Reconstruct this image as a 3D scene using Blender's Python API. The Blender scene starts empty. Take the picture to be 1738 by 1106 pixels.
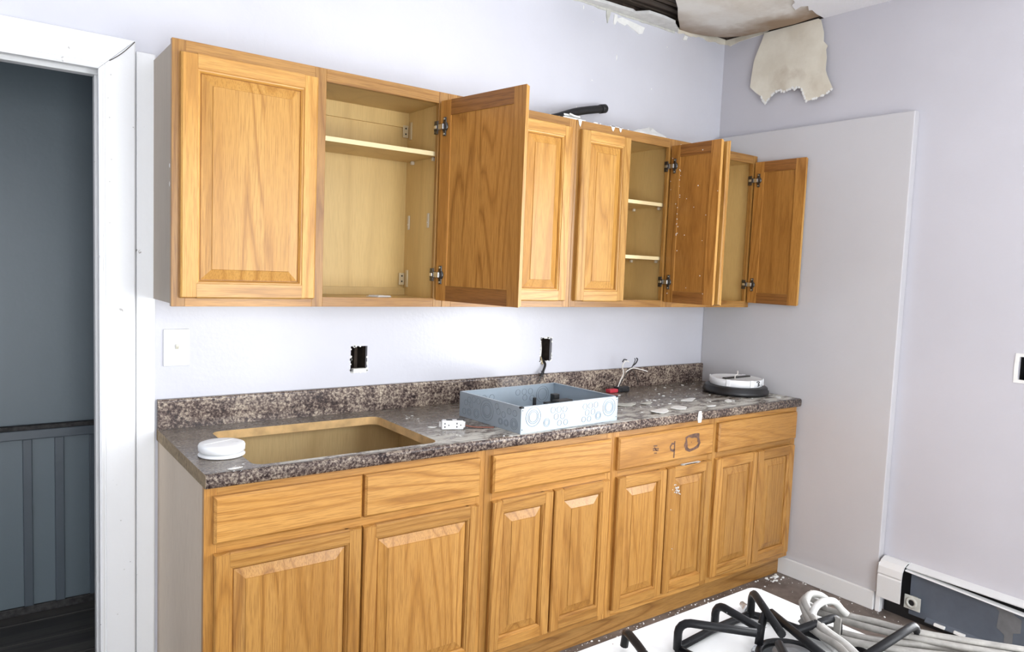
import bpy, bmesh, math, random
from mathutils import Vector, Matrix
random.seed(7)
S = bpy.context.scene
COL = S.collection
PI = math.pi

# ------------------------------------------------------------------ camera
F_PX, YAW, PITCH, ROLL = 1245.0, 0.6399, -0.0779, 0.0400
CAM = (-3.3497, -2.6884, 1.5050)
cd = bpy.data.cameras.new('camera'); co = bpy.data.objects.new('camera', cd); COL.objects.link(co)
cd.sensor_width = 36.0; cd.lens = F_PX / 1738 * 36.0; cd.clip_start = 0.02
fw = Vector((math.sin(YAW)*math.cos(PITCH), math.cos(YAW)*math.cos(PITCH), math.sin(PITCH)))
rt = Vector((math.cos(YAW), -math.sin(YAW), 0)); up = rt.cross(fw)
r2 = math.cos(ROLL)*rt + math.sin(ROLL)*up; u2 = -math.sin(ROLL)*rt + math.cos(ROLL)*up
M = Matrix((r2, u2, -fw)).transposed().to_4x4(); M.translation = Vector(CAM)
co.matrix_world = M
S.camera = co

# ------------------------------------------------------------------ world, windows' daylight, exposure
w = bpy.data.worlds.new('daylight_sky'); S.world = w; w.use_nodes = True
bgn = w.node_tree.nodes['Background']; bgn.inputs[0].default_value = (0.86, 0.93, 1.0, 1); bgn.inputs[1].default_value = 2.0
def area(name, loc, rot, sx, sy, power, col):
    l = bpy.data.lights.new(name, 'AREA'); l.shape = 'RECTANGLE'; l.size = sx; l.size_y = sy
    l.energy = power; l.color = col
    o = bpy.data.objects.new(name, l); COL.objects.link(o); o.location = loc; o.rotation_euler = rot
    return o
# daylight through rear and right-hand windows, plus an added fill light at rear left
area('daylight_rear_window', (-1.62, -3.56, 1.35), (PI/2, 0, 0), 1.0, 1.6, 36, (0.95, 0.97, 1.0))
area('daylight_rear_glazed_door', (-3.35, -3.56, 1.14), (PI/2, 0, 0), 0.95, 2.05, 33, (0.95, 0.97, 1.0))
area('daylight_right_window', (0.24, -2.50, 1.35), (0, PI/2, 0), 1.6, 1.15, 66, (0.97, 0.98, 1.0))
S.view_settings.view_transform = 'Standard'; S.view_settings.look = 'None'
S.view_settings.gamma = 1.0; S.view_settings.use_curve_mapping = False
S.view_settings.exposure = 0.64

# ------------------------------------------------------------------ materials
def newmat(name):
    m = bpy.data.materials.new(name); m.use_nodes = True
    nt = m.node_tree; b = nt.nodes['Principled BSDF']
    return m, nt, b
def N(nt, typ, **kw):
    n = nt.nodes.new(typ)
    for k, v in kw.items():
        if k.startswith('i_'):
            key = k[2:]
            n.inputs[int(key) if key.isdigit() else key.replace('_', ' ')].default_value = v
        else: setattr(n, k, v)
    return n
def ramp(nt, stops, fac=None, interp='LINEAR'):
    r = nt.nodes.new('ShaderNodeValToRGB'); r.color_ramp.interpolation = interp
    e = r.color_ramp.elements
    while len(e) < len(stops): e.new(0.5)
    for i, (p, c) in enumerate(stops):
        e[i].position = p; e[i].color = (c, c, c, 1) if isinstance(c, (int, float)) else (*c, 1)
    if fac is not None: nt.links.new(fac, r.inputs[0])
    return r
def mix(nt, a, b, fac, mode='MIX'):
    n = nt.nodes.new('ShaderNodeMix'); n.data_type = 'RGBA'; n.blend_type = mode
    for sock, v in ((n.inputs[0], fac), (n.inputs[6], a), (n.inputs[7], b)):
        if hasattr(v, 'node'): nt.links.new(v, sock)
        elif isinstance(v, (int, float)): sock.default_value = v
        else: sock.default_value = (*v, 1)
    return n.outputs[2]
def mth(nt, op, a, b=None, c=None):
    n = nt.nodes.new('ShaderNodeMath'); n.operation = op
    for i, v in enumerate((a, b, c)):
        if v is None: continue
        if hasattr(v, 'node'): nt.links.new(v, n.inputs[i])
        else: n.inputs[i].default_value = v
    return n.outputs[0]
def objco(nt, scale=(1, 1, 1), rnd=0.0):
    tc = nt.nodes.new('ShaderNodeTexCoord'); out = tc.outputs['Object']
    if rnd:
        oi = nt.nodes.new('ShaderNodeObjectInfo')
        v = nt.nodes.new('ShaderNodeVectorMath'); v.operation = 'ADD'
        cx = nt.nodes.new('ShaderNodeCombineXYZ')
        for i, k in enumerate((1.0, 0.37, 2.3)):
            nt.links.new(mth(nt, 'MULTIPLY', oi.outputs['Random'], rnd*k), cx.inputs[i])
        nt.links.new(out, v.inputs[0]); nt.links.new(cx.outputs[0], v.inputs[1]); out = v.outputs[0]
    mp = nt.nodes.new('ShaderNodeMapping'); mp.inputs['Scale'].default_value = scale
    nt.links.new(out, mp.inputs[0]); return mp.outputs[0]
def noise(nt, vec, scale, detail=2.0, rough=0.5, dist=0.0):
    n = nt.nodes.new('ShaderNodeTexNoise'); n.inputs['Scale'].default_value = scale
    n.inputs['Detail'].default_value = detail; n.inputs['Roughness'].default_value = rough
    n.inputs['Distortion'].default_value = dist
    nt.links.new(vec, n.inputs['Vector']); return n.outputs['Fac']
def bump(nt, b, h, strength=0.2, dist=0.002):
    n = nt.nodes.new('ShaderNodeBump'); n.inputs['Strength'].default_value = strength; n.inputs['Distance'].default_value = dist
    nt.links.new(h, n.inputs['Height']); nt.links.new(n.outputs[0], b.inputs['Normal'])
def plain(name, col, rough=0.5, metal=0.0, spec=0.5, var=0.0, vscale=8.0):
    m, nt, b = newmat(name)
    b.inputs['Base Color'].default_value = (*col, 1); b.inputs['Roughness'].default_value = rough
    b.inputs['Metallic'].default_value = metal; b.inputs['Specular IOR Level'].default_value = spec
    if var:
        f = noise(nt, objco(nt), vscale, 4, 0.6)
        c = mix(nt, tuple(x*(1-var) for x in col), tuple(min(1, x*(1+var)) for x in col), ramp(nt, [(0.3, 0.0), (0.7, 1.0)], f).outputs[0])
        nt.links.new(c, b.inputs['Base Color'])
    return m
def oak(name, axis, light, mid, dark, rough=0.34, rings=17.0, freq=5.5, spec=0.5, strip=0.0, a=0.075, vary=0.30, linew=0.30):
    """honey oak: thin contour lines of a stretched noise give cathedral figure, plus fine pores; strip = glued board width"""
    m, nt, b = newmat(name)
    sc = {'z': (1, 1, a), 'x': (a, 1, 1), 'y': (1, a, 1)}[axis]
    ps = {'z': (1, 1, .03), 'x': (.03, 1, 1), 'y': (1, .03, 1)}[axis]
    v0 = objco(nt, (1, 1, 1), 7.0)
    if strip:
        sp = nt.nodes.new('ShaderNodeSeparateXYZ'); nt.links.new(v0, sp.inputs[0])
        idx = mth(nt, 'FLOOR', mth(nt, 'DIVIDE', sp.outputs[0], strip))
        cx = nt.nodes.new('ShaderNodeCombineXYZ')
        nt.links.new(mth(nt, 'MULTIPLY', idx, 3.71), cx.inputs[1]); nt.links.new(mth(nt, 'MULTIPLY', idx, 1.93), cx.inputs[2])
        va = nt.nodes.new('ShaderNodeVectorMath'); va.operation = 'ADD'
        nt.links.new(v0, va.inputs[0]); nt.links.new(cx.outputs[0], va.inputs[1]); v0 = va.outputs[0]
    def scaled(q):
        mp = nt.nodes.new('ShaderNodeMapping'); mp.inputs['Scale'].default_value = q; nt.links.new(v0, mp.inputs[0]); return mp.outputs[0]
    v = scaled(sc)
    n1 = mth(nt, 'ADD', noise(nt, v, freq, 1.2, 0.4), mth(nt, 'MULTIPLY', noise(nt, v, freq*9, 2, 0.6), 0.022))
    fr = mth(nt, 'PINGPONG', mth(nt, 'MULTIPLY', n1, rings*2), 1.0)
    pores = noise(nt, scaled(ps), 420, 2, 0.7)
    pr = ramp(nt, [(0.36, 1.0), (0.55, 0.0)], pores).outputs[0]
    lin = tuple(.55*p+.45*q for p, q in zip(dark, mid))
    c1 = ramp(nt, [(0.0, lin), (linew*.6, mid), (linew*1.7, light), (1.0, light)], fr).outputs[0]
    tone = noise(nt, v, 4.0, 2, 0.5)
    c2 = mix(nt, c1, mid, ramp(nt, [(0.38, 0.0), (0.66, 0.7)], tone).outputs[0])
    c3 = mix(nt, c2, dark, mth(nt, 'MULTIPLY', pr, 0.5))
    oi = nt.nodes.new('ShaderNodeObjectInfo')
    hv = nt.nodes.new('ShaderNodeHueSaturation')
    rv = mth(nt, 'MULTIPLY_ADD', oi.outputs['Random'], vary, 1.0-vary*.55)
    nt.links.new(rv, hv.inputs['Value'])
    nt.links.new(c3, hv.inputs['Color']); nt.links.new(hv.outputs[0], b.inputs['Base Color'])
    b.inputs['Roughness'].default_value = rough; b.inputs['Specular IOR Level'].default_value = spec
    bump(nt, b, pores, 0.12, 0.0006)
    return m
TOE = oak('shaded_oak_toe_kick', 'x', (0.36, 0.185, 0.050), (0.29, 0.138, 0.032), (0.14, 0.056, 0.012))  # shade under the cabinets is painted in as darker oak
OL, OM, OD = (0.60, 0.335, 0.090), (0.49, 0.245, 0.053), (0.27, 0.115, 0.021)
OAK_V = oak('oak_vertical_grain', 'z', OL, OM, OD, spec=.36)
OAK_H = oak('oak_horizontal_grain', 'x', OL, OM, OD)
OAK_P = oak('oak_panel_boards', 'z', (0.56, 0.30, 0.072), (0.47, 0.23, 0.046), OD, strip=.088, vary=.16, spec=.36)
FRV = oak('oak_frame_vertical', 'z', (0.44, 0.228, 0.058), (0.36, 0.172, 0.037), (0.18, 0.072, 0.014))
FRH = oak('oak_frame_horizontal', 'x', (0.44, 0.228, 0.058), (0.36, 0.172, 0.037), (0.18, 0.072, 0.014))
BL_, BM_, BD_ = (0.50, 0.258, 0.066), (0.41, 0.192, 0.040), (0.20, 0.080, 0.016)
OAK_BV = oak('aged_oak_vertical_grain', 'z', BL_, BM_, BD_)
OAK_BH = oak('aged_oak_horizontal_grain', 'x', BL_, BM_, BD_)
OAK_BP = oak('aged_oak_panel_boards', 'z', BL_, BM_, BD_, strip=.095, vary=.16)
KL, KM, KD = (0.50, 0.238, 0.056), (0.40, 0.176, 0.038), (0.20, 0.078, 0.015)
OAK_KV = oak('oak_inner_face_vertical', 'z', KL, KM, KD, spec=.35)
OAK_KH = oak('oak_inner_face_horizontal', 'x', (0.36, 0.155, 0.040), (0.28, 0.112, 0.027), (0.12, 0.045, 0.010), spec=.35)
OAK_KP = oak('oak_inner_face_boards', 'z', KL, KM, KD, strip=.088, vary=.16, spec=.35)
MAPLE = oak('maple_print', 'z', (0.66, 0.47, 0.19), (0.61, 0.425, 0.168), (0.52, 0.35, 0.135), 0.45, 4.0, 5.0, vary=.12)
MAPLE_BRIGHT = oak('brightened_maple_interior', 'z', (0.80, 0.60, 0.29), (0.74, 0.54, 0.25), (0.62, 0.43, 0.19), 0.45, 4.0, 5.0, vary=.08)  # maple print colour raised to stand in for missing light inside base cabinets
SIDE_B = oak('beige_side_laminate', 'z', (0.74, 0.62, 0.48), (0.70, 0.58, 0.44), (0.56, 0.45, 0.33), 0.5, 2.5, 4.0, vary=.1)
SHELF_EDGE = plain('pale_shelf_edge', (0.80, 0.66, 0.37), 0.5)
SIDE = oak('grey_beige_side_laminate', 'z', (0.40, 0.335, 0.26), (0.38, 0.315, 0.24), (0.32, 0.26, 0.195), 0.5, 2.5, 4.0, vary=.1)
RAWEDGE = plain('raw_particle_board', (0.30, 0.225, 0.135), 0.85, var=0.35, vscale=60)
CUTEDGE = plain('sawn_board_edge', (0.60, 0.39, 0.17), 0.8, var=0.25, vscale=18)
def wallpaint(name, col, rough=0.42, spec=0.5, bscale=55):
    m, nt, b = newmat(name)
    v = objco(nt)
    f = noise(nt, v, 1.6, 5, 0.6)
    c = mix(nt, tuple(x*0.95 for x in col), col, ramp(nt, [(0.35, 0.0), (0.65, 1.0)], f).outputs[0])
    nt.links.new(c, b.inputs['Base Color'])
    b.inputs['Roughness'].default_value = rough; b.inputs['Specular IOR Level'].default_value = spec
    bump(nt, b, mth(nt, 'ADD', noise(nt, v, bscale, 3, 0.6), mth(nt, 'MULTIPLY', noise(nt, v, 5, 2), 3.0)), 0.16, 0.003)
    return m
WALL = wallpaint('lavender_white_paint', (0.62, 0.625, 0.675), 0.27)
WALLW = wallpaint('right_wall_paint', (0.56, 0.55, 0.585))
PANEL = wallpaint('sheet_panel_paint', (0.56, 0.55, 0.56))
def trimmat(name, col, chips=0.0):
    m, nt, b = newmat(name)
    v = objco(nt)
    f = noise(nt, v, 26, 4, 0.65)
    d = ramp(nt, [(0.70, 0.0), (0.73, 1.0)], f).outputs[0]
    c = mix(nt, col, (0.30, 0.28, 0.25), mth(nt, 'MULTIPLY', d, chips))
    nt.links.new(c, b.inputs['Base Color']); b.inputs['Roughness'].default_value = 0.35
    bump(nt, b, noise(nt, v, 30, 3, 0.6), 0.25, 0.003)
    return m
TRIM = trimmat('white_gloss_trim', (0.86, 0.87, 0.87), 0.8)
TRIM_G = trimmat('scuffed_white_trim', (0.73, 0.735, 0.725), 0.6)
SLATE = wallpaint('slate_paint', (0.150, 0.190, 0.214), 0.4, 0.5, 40)
SLATE_D = wallpaint('slate_trim_paint', (0.095, 0.118, 0.138), 0.35, 0.5, 40)
GRIME = plain('grimy_ledge', (0.035, 0.033, 0.032), 0.7, var=0.7, vscale=50)
HALLWOOD = oak('dark_worn_boards', 'x', (0.085, 0.078, 0.07), (0.055, 0.05, 0.046), (0.02, 0.018, 0.017), 0.55, 6, 8)
DARKCAV = plain('dark_wall_cavity', (0.05, 0.035, 0.025), 0.9, var=0.5, vscale=30)
OLDWOOD = oak('old_lath_wood', 'x', (0.085, 0.062, 0.045), (0.05, 0.036, 0.027), (0.02, 0.014, 0.01), 0.8, 5, 12)
PLASTER = plain('white_plaster', (0.80, 0.80, 0.77), 0.85, var=0.06, vscale=30)
PLASTER_G = plain('grey_plaster_chip', (0.52, 0.52, 0.47), 0.9, var=0.15, vscale=40)
GYPSUM = plain('gypsum_break', (0.66, 0.66, 0.64), 0.9, var=0.10, vscale=25)
BLACKP = plain('black_plastic', (0.012, 0.012, 0.013), 0.4)
BLACKM = plain('black_rubber_bar', (0.009, 0.009, 0.010), 0.6, var=0.3, vscale=60)
WHITEP = plain('white_plastic', (0.86, 0.87, 0.87), 0.35)
IVORY = plain('ivory_plastic', (0.80, 0.76, 0.62), 0.4)
HINGEM = plain('dark_nickel_hinge', (0.10, 0.095, 0.09), 0.32, 0.85)
STEEL = plain('bright_steel', (0.72, 0.72, 0.72), 0.3, 1.0)
BRASSY = plain('yellowed_bracket', (0.62, 0.52, 0.33), 0.4, 0.3)
CLEARP = plain('cloudy_shelf_clip', (0.62, 0.55, 0.42), 0.3)
REDP = plain('red_plastic', (0.5, 0.03, 0.05), 0.4)
COPPER = plain('copper_red_wire', (0.23, 0.09, 0.06), 0.5)
WIREW = plain('white_wire', (0.78, 0.75, 0.70), 0.5)
INK = plain('brown_scorch', (0.115, 0.055, 0.032), 0.55, var=0.5, vscale=60)
TINK = plain('dark_seam', (0.05, 0.035, 0.02), 0.8)
BOXM = plain('grey_enclosure_enamel', (0.40, 0.47, 0.53), 0.34, 0.35, 0.5, var=0.06, vscale=10)
BOXR = plain('grey_enclosure_ring', (0.19, 0.22, 0.25), 0.5, 0.2)
HEATD = plain('slate_sheet_metal', (0.115, 0.135, 0.165), 0.42, 0.2, 0.5, var=0.12, vscale=9)
PAPER = None
def paper(name, a, b_, st, edge=False):
    m, nt, b = newmat(name)
    v = objco(nt)
    f = noise(nt, v, 5.5, 4, 0.55)
    g = noise(nt, v, 3.1, 5, 0.6)
    c = mix(nt, a, b_, ramp(nt, [(0.38, 0.0), (0.62, 1.0)], f).outputs[0])
    stf = ramp(nt, [(0.52, 0.0), (0.72, 0.85)], g).outputs[0]
    if edge:
        tc = nt.nodes.new('ShaderNodeTexCoord'); sp = nt.nodes.new('ShaderNodeSeparateXYZ'); nt.links.new(tc.outputs['Object'], sp.inputs[0])
        e1 = mth(nt, 'ADD', sp.outputs[1], mth(nt, 'MULTIPLY', mth(nt, 'SUBTRACT', g, 0.5), 0.35))
        e2 = mth(nt, 'ADD', sp.outputs[0], mth(nt, 'MULTIPLY', mth(nt, 'SUBTRACT', f, 0.5), 0.45))
        m1 = ramp(nt, [(0.78, 0.0), (0.97, 0.9)], mth(nt, 'ADD', e1, 1.0)).outputs[0]
        m2 = ramp(nt, [(0.74, 0.0), (1.0, 0.95)], mth(nt, 'ADD', e2, 1.0)).outputs[0]
        stf = mth(nt, 'MAXIMUM', mth(nt, 'MULTIPLY', stf, 0.5), mth(nt, 'MAXIMUM', m1, m2))
    c = mix(nt, c, st, stf)
    nt.links.new(c, b.inputs['Base Color']); b.inputs['Roughness'].default_value = 0.85
    bump(nt, b, noise(nt, v, 22, 4, 0.6), 0.25, 0.006)
    return m
PAPER = paper('water_stained_paper', (0.76, 0.72, 0.61), (0.66, 0.61, 0.50), (0.44, 0.36, 0.26))
SHEETM = paper('water_stained_ceiling_board', (0.76, 0.74, 0.69), (0.66, 0.62, 0.55), (0.30, 0.205, 0.13), True)
def ceilmat():
    m, nt, b = newmat('white_textured_ceiling'); v = objco(nt)
    b.inputs['Base Color'].default_value = (0.92, 0.92, 0.94, 1); b.inputs['Roughness'].default_value = 0.9
    bump(nt, b, noise(nt, v, 130, 3, 0.7), 0.8, 0.006); return m
CEIL = ceilmat()
def countermat():
    m, nt, b = newmat('speckled_stone_laminate'); v = objco(nt)
    n1 = noise(nt, v, 105, 4, 0.72, 0.3); n2 = noise(nt, v, 13, 4, 0.6); n3 = noise(nt, v, 300, 2, 0.6)
    s = mth(nt, 'ADD', n1, mth(nt, 'MULTIPLY', mth(nt, 'SUBTRACT', n2, 0.5), 0.40))
    c = ramp(nt, [(0.36, (0.022, 0.015, 0.014)), (0.45, (0.085, 0.055, 0.046)), (0.52, (0.19, 0.145, 0.12)),
                  (0.60, (0.37, 0.30, 0.23)), (0.70, (0.58, 0.49, 0.38))], s).outputs[0]
    c = mix(nt, c, (0.03, 0.02, 0.02), ramp(nt, [(0.60, 0.0), (0.66, 0.85)], n3).outputs[0])
    # plaster dust fallen on the right-hand part of the top, thin grime elsewhere on the top
    tc = nt.nodes.new('ShaderNodeTexCoord'); sp = nt.nodes.new('ShaderNodeSeparateXYZ'); nt.links.new(tc.outputs['Object'], sp.inputs[0])
    geo = nt.nodes.new('ShaderNodeNewGeometry'); sn = nt.nodes.new('ShaderNodeSeparateXYZ'); nt.links.new(geo.outputs['Normal'], sn.inputs[0])
    upf = ramp(nt, [(0.75, 0.0), (0.95, 1.0)], sn.outputs[2]).outputs[0]
    dv = objco(nt, (0.75, 1.5, 1))
    d1 = noise(nt, dv, 17, 6, 0.72, 0.6)
    xm = ramp(nt, [(0.0, 0.0), (0.30, 0.25), (0.37, 1.0), (1.0, 1.0)], mth(nt, 'MULTIPLY_ADD', sp.outputs[0], 0.55, 1.0)).outputs[0]
    ym = ramp(nt, [(0.0, 0.2), (0.35, 0.8), (0.7, 1.0)], mth(nt, 'MULTIPLY', sp.outputs[1], -1.6)).outputs[0]
    dust = ramp(nt, [(0.47, 0.0), (0.52, 0.35), (0.58, 1.0)], mth(nt, 'ADD', d1, mth(nt, 'MULTIPLY', mth(nt, 'SUBTRACT', mth(nt, 'MULTIPLY', xm, ym), 0.6), 0.20))).outputs[0]
    dust = mth(nt, 'MULTIPLY', mth(nt, 'MULTIPLY', dust, mth(nt, 'MULTIPLY', xm, ym)), upf)
    film = mth(nt, 'MULTIPLY', upf, ramp(nt, [(0.3, 0.45), (0.7, 0.8)], noise(nt, objco(nt, (1, 2.5, 1)), 16, 4, 0.65)).outputs[0])
    c = mix(nt, c, (0.16, 0.137, 0.110), film)
    c = mix(nt, c, (0.66, 0.655, 0.60), dust)
    nt.links.new(c, b.inputs['Base Color'])
    nt.links.new(mth(nt, 'MULTIPLY_ADD', dust, 0.4, 0.27), b.inputs['Roughness'])
    return m
COUNTER = countermat()
def floormat():
    m, nt, b = newmat('dirty_brown_vinyl'); v = objco(nt)
    n = noise(nt, v, 9, 5, 0.65); n2 = noise(nt, v, 85, 3, 0.6); n3 = noise(nt, v, 3, 3, 0.5)
    c = mix(nt, (0.105, 0.080, 0.066), (0.21, 0.175, 0.15), ramp(nt, [(0.35, 0), (0.68, 1)], n).outputs[0])
    c = mix(nt, c, (0.05, 0.035, 0.028), ramp(nt, [(0.58, 0), (0.70, 0.8)], n3).outputs[0])
    c = mix(nt, c, (0.55, 0.54, 0.50), ramp(nt, [(0.70, 0), (0.74, 0.75)], n2).outputs[0])
    nt.links.new(c, b.inputs['Base Color']); b.inputs['Roughness'].default_value = 0.6
    bump(nt, b, n2, 0.3, 0.003); return m
FLOOR = floormat()
def enamelmat():
    m, nt, b = newmat('chipped_white_enamel'); v = objco(nt)
    n = noise(nt, v, 95, 3, 0.6); g = noise(nt, v, 6, 3, 0.5)
    k = mth(nt, 'MULTIPLY', ramp(nt, [(0.70, 0), (0.74, 1)], n).outputs[0], ramp(nt, [(0.48, 0), (0.60, 1)], g).outputs[0])
    c = mix(nt, (0.87, 0.87, 0.85), (0.25, 0.12, 0.06), k)
    nt.links.new(c, b.inputs['Base Color']); b.inputs['Roughness'].default_value = 0.16; return m
ENAMEL = enamelmat()
def castmat():
    m, nt, b = newmat('worn_black_grate'); v = objco(nt)
    n = noise(nt, v, 110, 3, 0.6)
    c = mix(nt, (0.007, 0.007, 0.008), (0.6, 0.6, 0.58), ramp(nt, [(0.73, 0), (0.76, 0.9)], n).outputs[0])
    nt.links.new(c, b.inputs['Base Color']); b.inputs['Roughness'].default_value = 0.42; b.inputs['Specular IOR Level'].default_value = 0.22
    bump(nt, b, noise(nt, v, 300, 2, 0.6), 0.2, 0.001); return m
GRATE = castmat()
BURNM = plain('grey_burner_bowl', (0.30, 0.31, 0.32), 0.35, 0.5, var=0.3, vscale=40)
CABLEM = plain('grey_cable_sheath', (0.27, 0.255, 0.23), 0.5, var=0.25, vscale=45)
CABLEW = plain('white_cable_sheath', (0.50, 0.49, 0.46), 0.45, var=0.08, vscale=45)
def glassmat():
    m, nt, b = newmat('window_glass')
    nt.nodes.remove(b); o = nt.nodes['Material Output']
    t = nt.nodes.new('ShaderNodeBsdfTransparent'); g = nt.nodes.new('ShaderNodeBsdfGlossy'); g.inputs['Roughness'].default_value = 0.02
    x = nt.nodes.new('ShaderNodeMixShader'); x.inputs[0].default_value = 0.06
    nt.links.new(t.outputs[0], x.inputs[1]); nt.links.new(g.outputs[0], x.inputs[2]); nt.links.new(x.outputs[0], o.inputs['Surface'])
    return m
GLASS = glassmat()

# ------------------------------------------------------------------ mesh helpers
class MB:
    def __init__(s): s.v = []; s.f = []; s.mi = []; s.sm = []
    def add(s, vs, fs, mi=0, smooth=False):
        o = len(s.v); s.v += [tuple(p) for p in vs]
        for f in fs: s.f.append([i+o for i in f]); s.mi.append(mi); s.sm.append(smooth)
        return s
    def box(s, x0, x1, y0, y1, z0, z1, mi=0, b=0.0, xf=None):
        x0, x1 = min(x0, x1), max(x0, x1); y0, y1 = min(y0, y1), max(y0, y1); z0, z1 = min(z0, z1), max(z0, z1)
        if b <= 0:
            vs = [(x, y, z) for z in (z0, z1) for y in (y0, y1) for x in (x0, x1)]
            fs = [(0, 2, 3, 1), (4, 5, 7, 6), (0, 1, 5, 4), (2, 6, 7, 3), (0, 4, 6, 2), (1, 3, 7, 5)]
        else:
            bm = bmesh.new(); bmesh.ops.create_cube(bm, size=1.0)
            for q in bm.verts: q.co = Vector(((x0+x1)/2+q.co.x*(x1-x0), (y0+y1)/2+q.co.y*(y1-y0), (z0+z1)/2+q.co.z*(z1-z0)))
            bmesh.ops.bevel(bm, geom=bm.edges[:], offset=b, segments=2, profile=0.5, affect='EDGES')
            bm.verts.index_update()
            vs = [tuple(q.co) for q in bm.verts]; fs = [[q.index for q in f.verts] for f in bm.faces]; bm.free()
        if xf: vs = [xf @ Vector(p) for p in vs]
        return s.add(vs, fs, mi)
    def prism(s, pts, h0, h1, axis='z', mi=0, smooth=False):
        """polygon (any simple outline) extruded along an axis; pts are the other two coordinates in order"""
        def P(a, b, h): return {'z': (a, b, h), 'y': (a, h, b), 'x': (h, a, b)}[axis]
        n = len(pts)
        vs = [P(a, b, h0) for a, b in pts] + [P(a, b, h1) for a, b in pts]
        from mathutils.geometry import tessellate_polygon
        tri = tessellate_polygon([[Vector((a, b, 0)) for a, b in pts]])
        fs = [tuple(t) for t in tri] + [tuple(n+i for i in reversed(t)) for t in tri]
        s.add(vs, fs, mi)
        o = len(s.v)-2*n
        for i in range(n):
            j = (i+1) % n; s.f.append([o+i, o+j, o+n+j, o+n+i]); s.mi.append(mi); s.sm.append(smooth)
        return s
    def tube(s, pts, r, n=8, mi=0, sub=6, squash=1.0):
        pts = [Vector(p) for p in pts]
        if sub > 1 and len(pts) > 2:
            q = []
            for i in range(len(pts)-1):
                p0 = pts[max(i-1, 0)]; p1 = pts[i]; p2 = pts[i+1]; p3 = pts[min(i+2, len(pts)-1)]
                for k in range(sub):
                    t = k/sub
                    q.append(0.5*((2*p1)+(p2-p0)*t+(2*p0-5*p1+4*p2-p3)*t*t+(3*p1-p0-3*p2+p3)*t**3))
            q.append(pts[-1]); pts = q
        vs = []; m = len(pts); prev = None
        for i, p in enumerate(pts):
            t = (pts[min(i+1, m-1)]-pts[max(i-1, 0)]).normalized()
            if prev is None:
                a = t.cross(Vector((0, 0, 1)))
                if a.length < 1e-3: a = t.cross(Vector((1, 0, 0)))
            else: a = prev - t*prev.dot(t)
            a.normalize(); prev = a; b = t.cross(a)
            rr = r(i/(m-1)) if callable(r) else r
            for k in range(n):
                g = 2*PI*k/n; vs.append(p + rr*(math.cos(g)*a + squash*math.sin(g)*b))
        fs = []
        for i in range(m-1):
            for k in range(n):
                k2 = (k+1) % n; fs.append((i*n+k, i*n+k2, (i+1)*n+k2, (i+1)*n+k))
        s.add(vs, fs, mi, True); o = len(s.v)-len(vs)
        s.f.append([o+k for k in reversed(range(n))]); s.mi.append(mi); s.sm.append(False)
        s.f.append([o+(m-1)*n+k for k in range(n)]); s.mi.append(mi); s.sm.append(False)
        return s
    def lathe(s, prof, c, n=40, mi=0, axis='z', smooth=True):
        """prof: (radius, height) from bottom to top; closed with caps"""
        vs = []
        for r, h in prof:
            for k in range(n):
                g = 2*PI*k/n; a, b = r*math.cos(g), r*math.sin(g)
                p = {'z': (a, b, h), 'y': (a, h, b), 'x': (h, a, b)}[axis]
                vs.append((c[0]+p[0], c[1]+p[1], c[2]+p[2]))
        fs = [(i*n+k, i*n+(k+1) % n, (i+1)*n+(k+1) % n, (i+1)*n+k) for i in range(len(prof)-1) for k in range(n)]
        s.add(vs, fs, mi, smooth); o = len(s.v)-len(vs)
        s.f.append([o+k for k in reversed(range(n))]); s.mi.append(mi); s.sm.append(False)
        s.f.append([o+(len(prof)-1)*n+k for k in range(n)]); s.mi.append(mi); s.sm.append(False)
        return s
    def ring(s, c, r0, r1, h, axis='y', n=28, mi=0):
        """flat annulus standing h proud along +axis sign"""
        vs = []
        for hh in (0, h):
            for r in (r0, r1):
                for k in range(n):
                    g = 2*PI*k/n; a, b = r*math.cos(g), r*math.sin(g)
                    p = {'z': (a, b, hh), 'y': (a, hh, b), 'x': (hh, a, b)}[axis]
                    vs.append((c[0]+p[0], c[1]+p[1], c[2]+p[2]))
        fs = []
        for k in range(n):
            j = (k+1) % n
            fs += [(2*n+k, 2*n+j, 3*n+j, 3*n+k), (k, j, 2*n+j, 2*n+k), (n+k, 3*n+k, 3*n+j, n+j)]
        return s.add(vs, fs, mi, True)
    def build(s, name, mats, parent=None, world=True, kind=None):
        """world=True: coordinates are world metres, parent chain is unrotated; else local to the parent"""
        off = Vector((0, 0, 0))
        if world and parent is not None:
            q = parent
            while q is not None: off += q.location; q = q.parent
        me = bpy.data.meshes.new(name)
        me.from_pydata([Vector(p)-off for p in s.v], [], s.f)
        if not isinstance(mats, (list, tuple)): mats = [mats]
        for m in mats: me.materials.append(m)
        me.polygons.foreach_set('material_index', s.mi); me.polygons.foreach_set('use_smooth', s.sm)
        bm = bmesh.new(); bm.from_mesh(me); bmesh.ops.remove_doubles(bm, verts=bm.verts[:], dist=1e-6); bmesh.ops.recalc_face_normals(bm, faces=bm.faces[:]); bm.to_mesh(me); bm.free()
        me.update()
        o = bpy.data.objects.new(name, me); COL.objects.link(o)
        if parent is not None: o.parent = parent
        if kind: o['kind'] = kind
        return o
def tag(o, label, cat=None, group=None, kind=None):
    o['label'] = label
    if cat: o['category'] = cat
    if group: o['group'] = group
    if kind: o['kind'] = kind
    return o
def thing(name, loc, label, cat, group=None):
    o = bpy.data.objects.new(name, None); COL.objects.link(o); o.location = loc; o.empty_display_size = 0.05
    return tag(o, label, cat, group)
def struct(o): o['kind'] = 'structure'; return o
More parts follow.
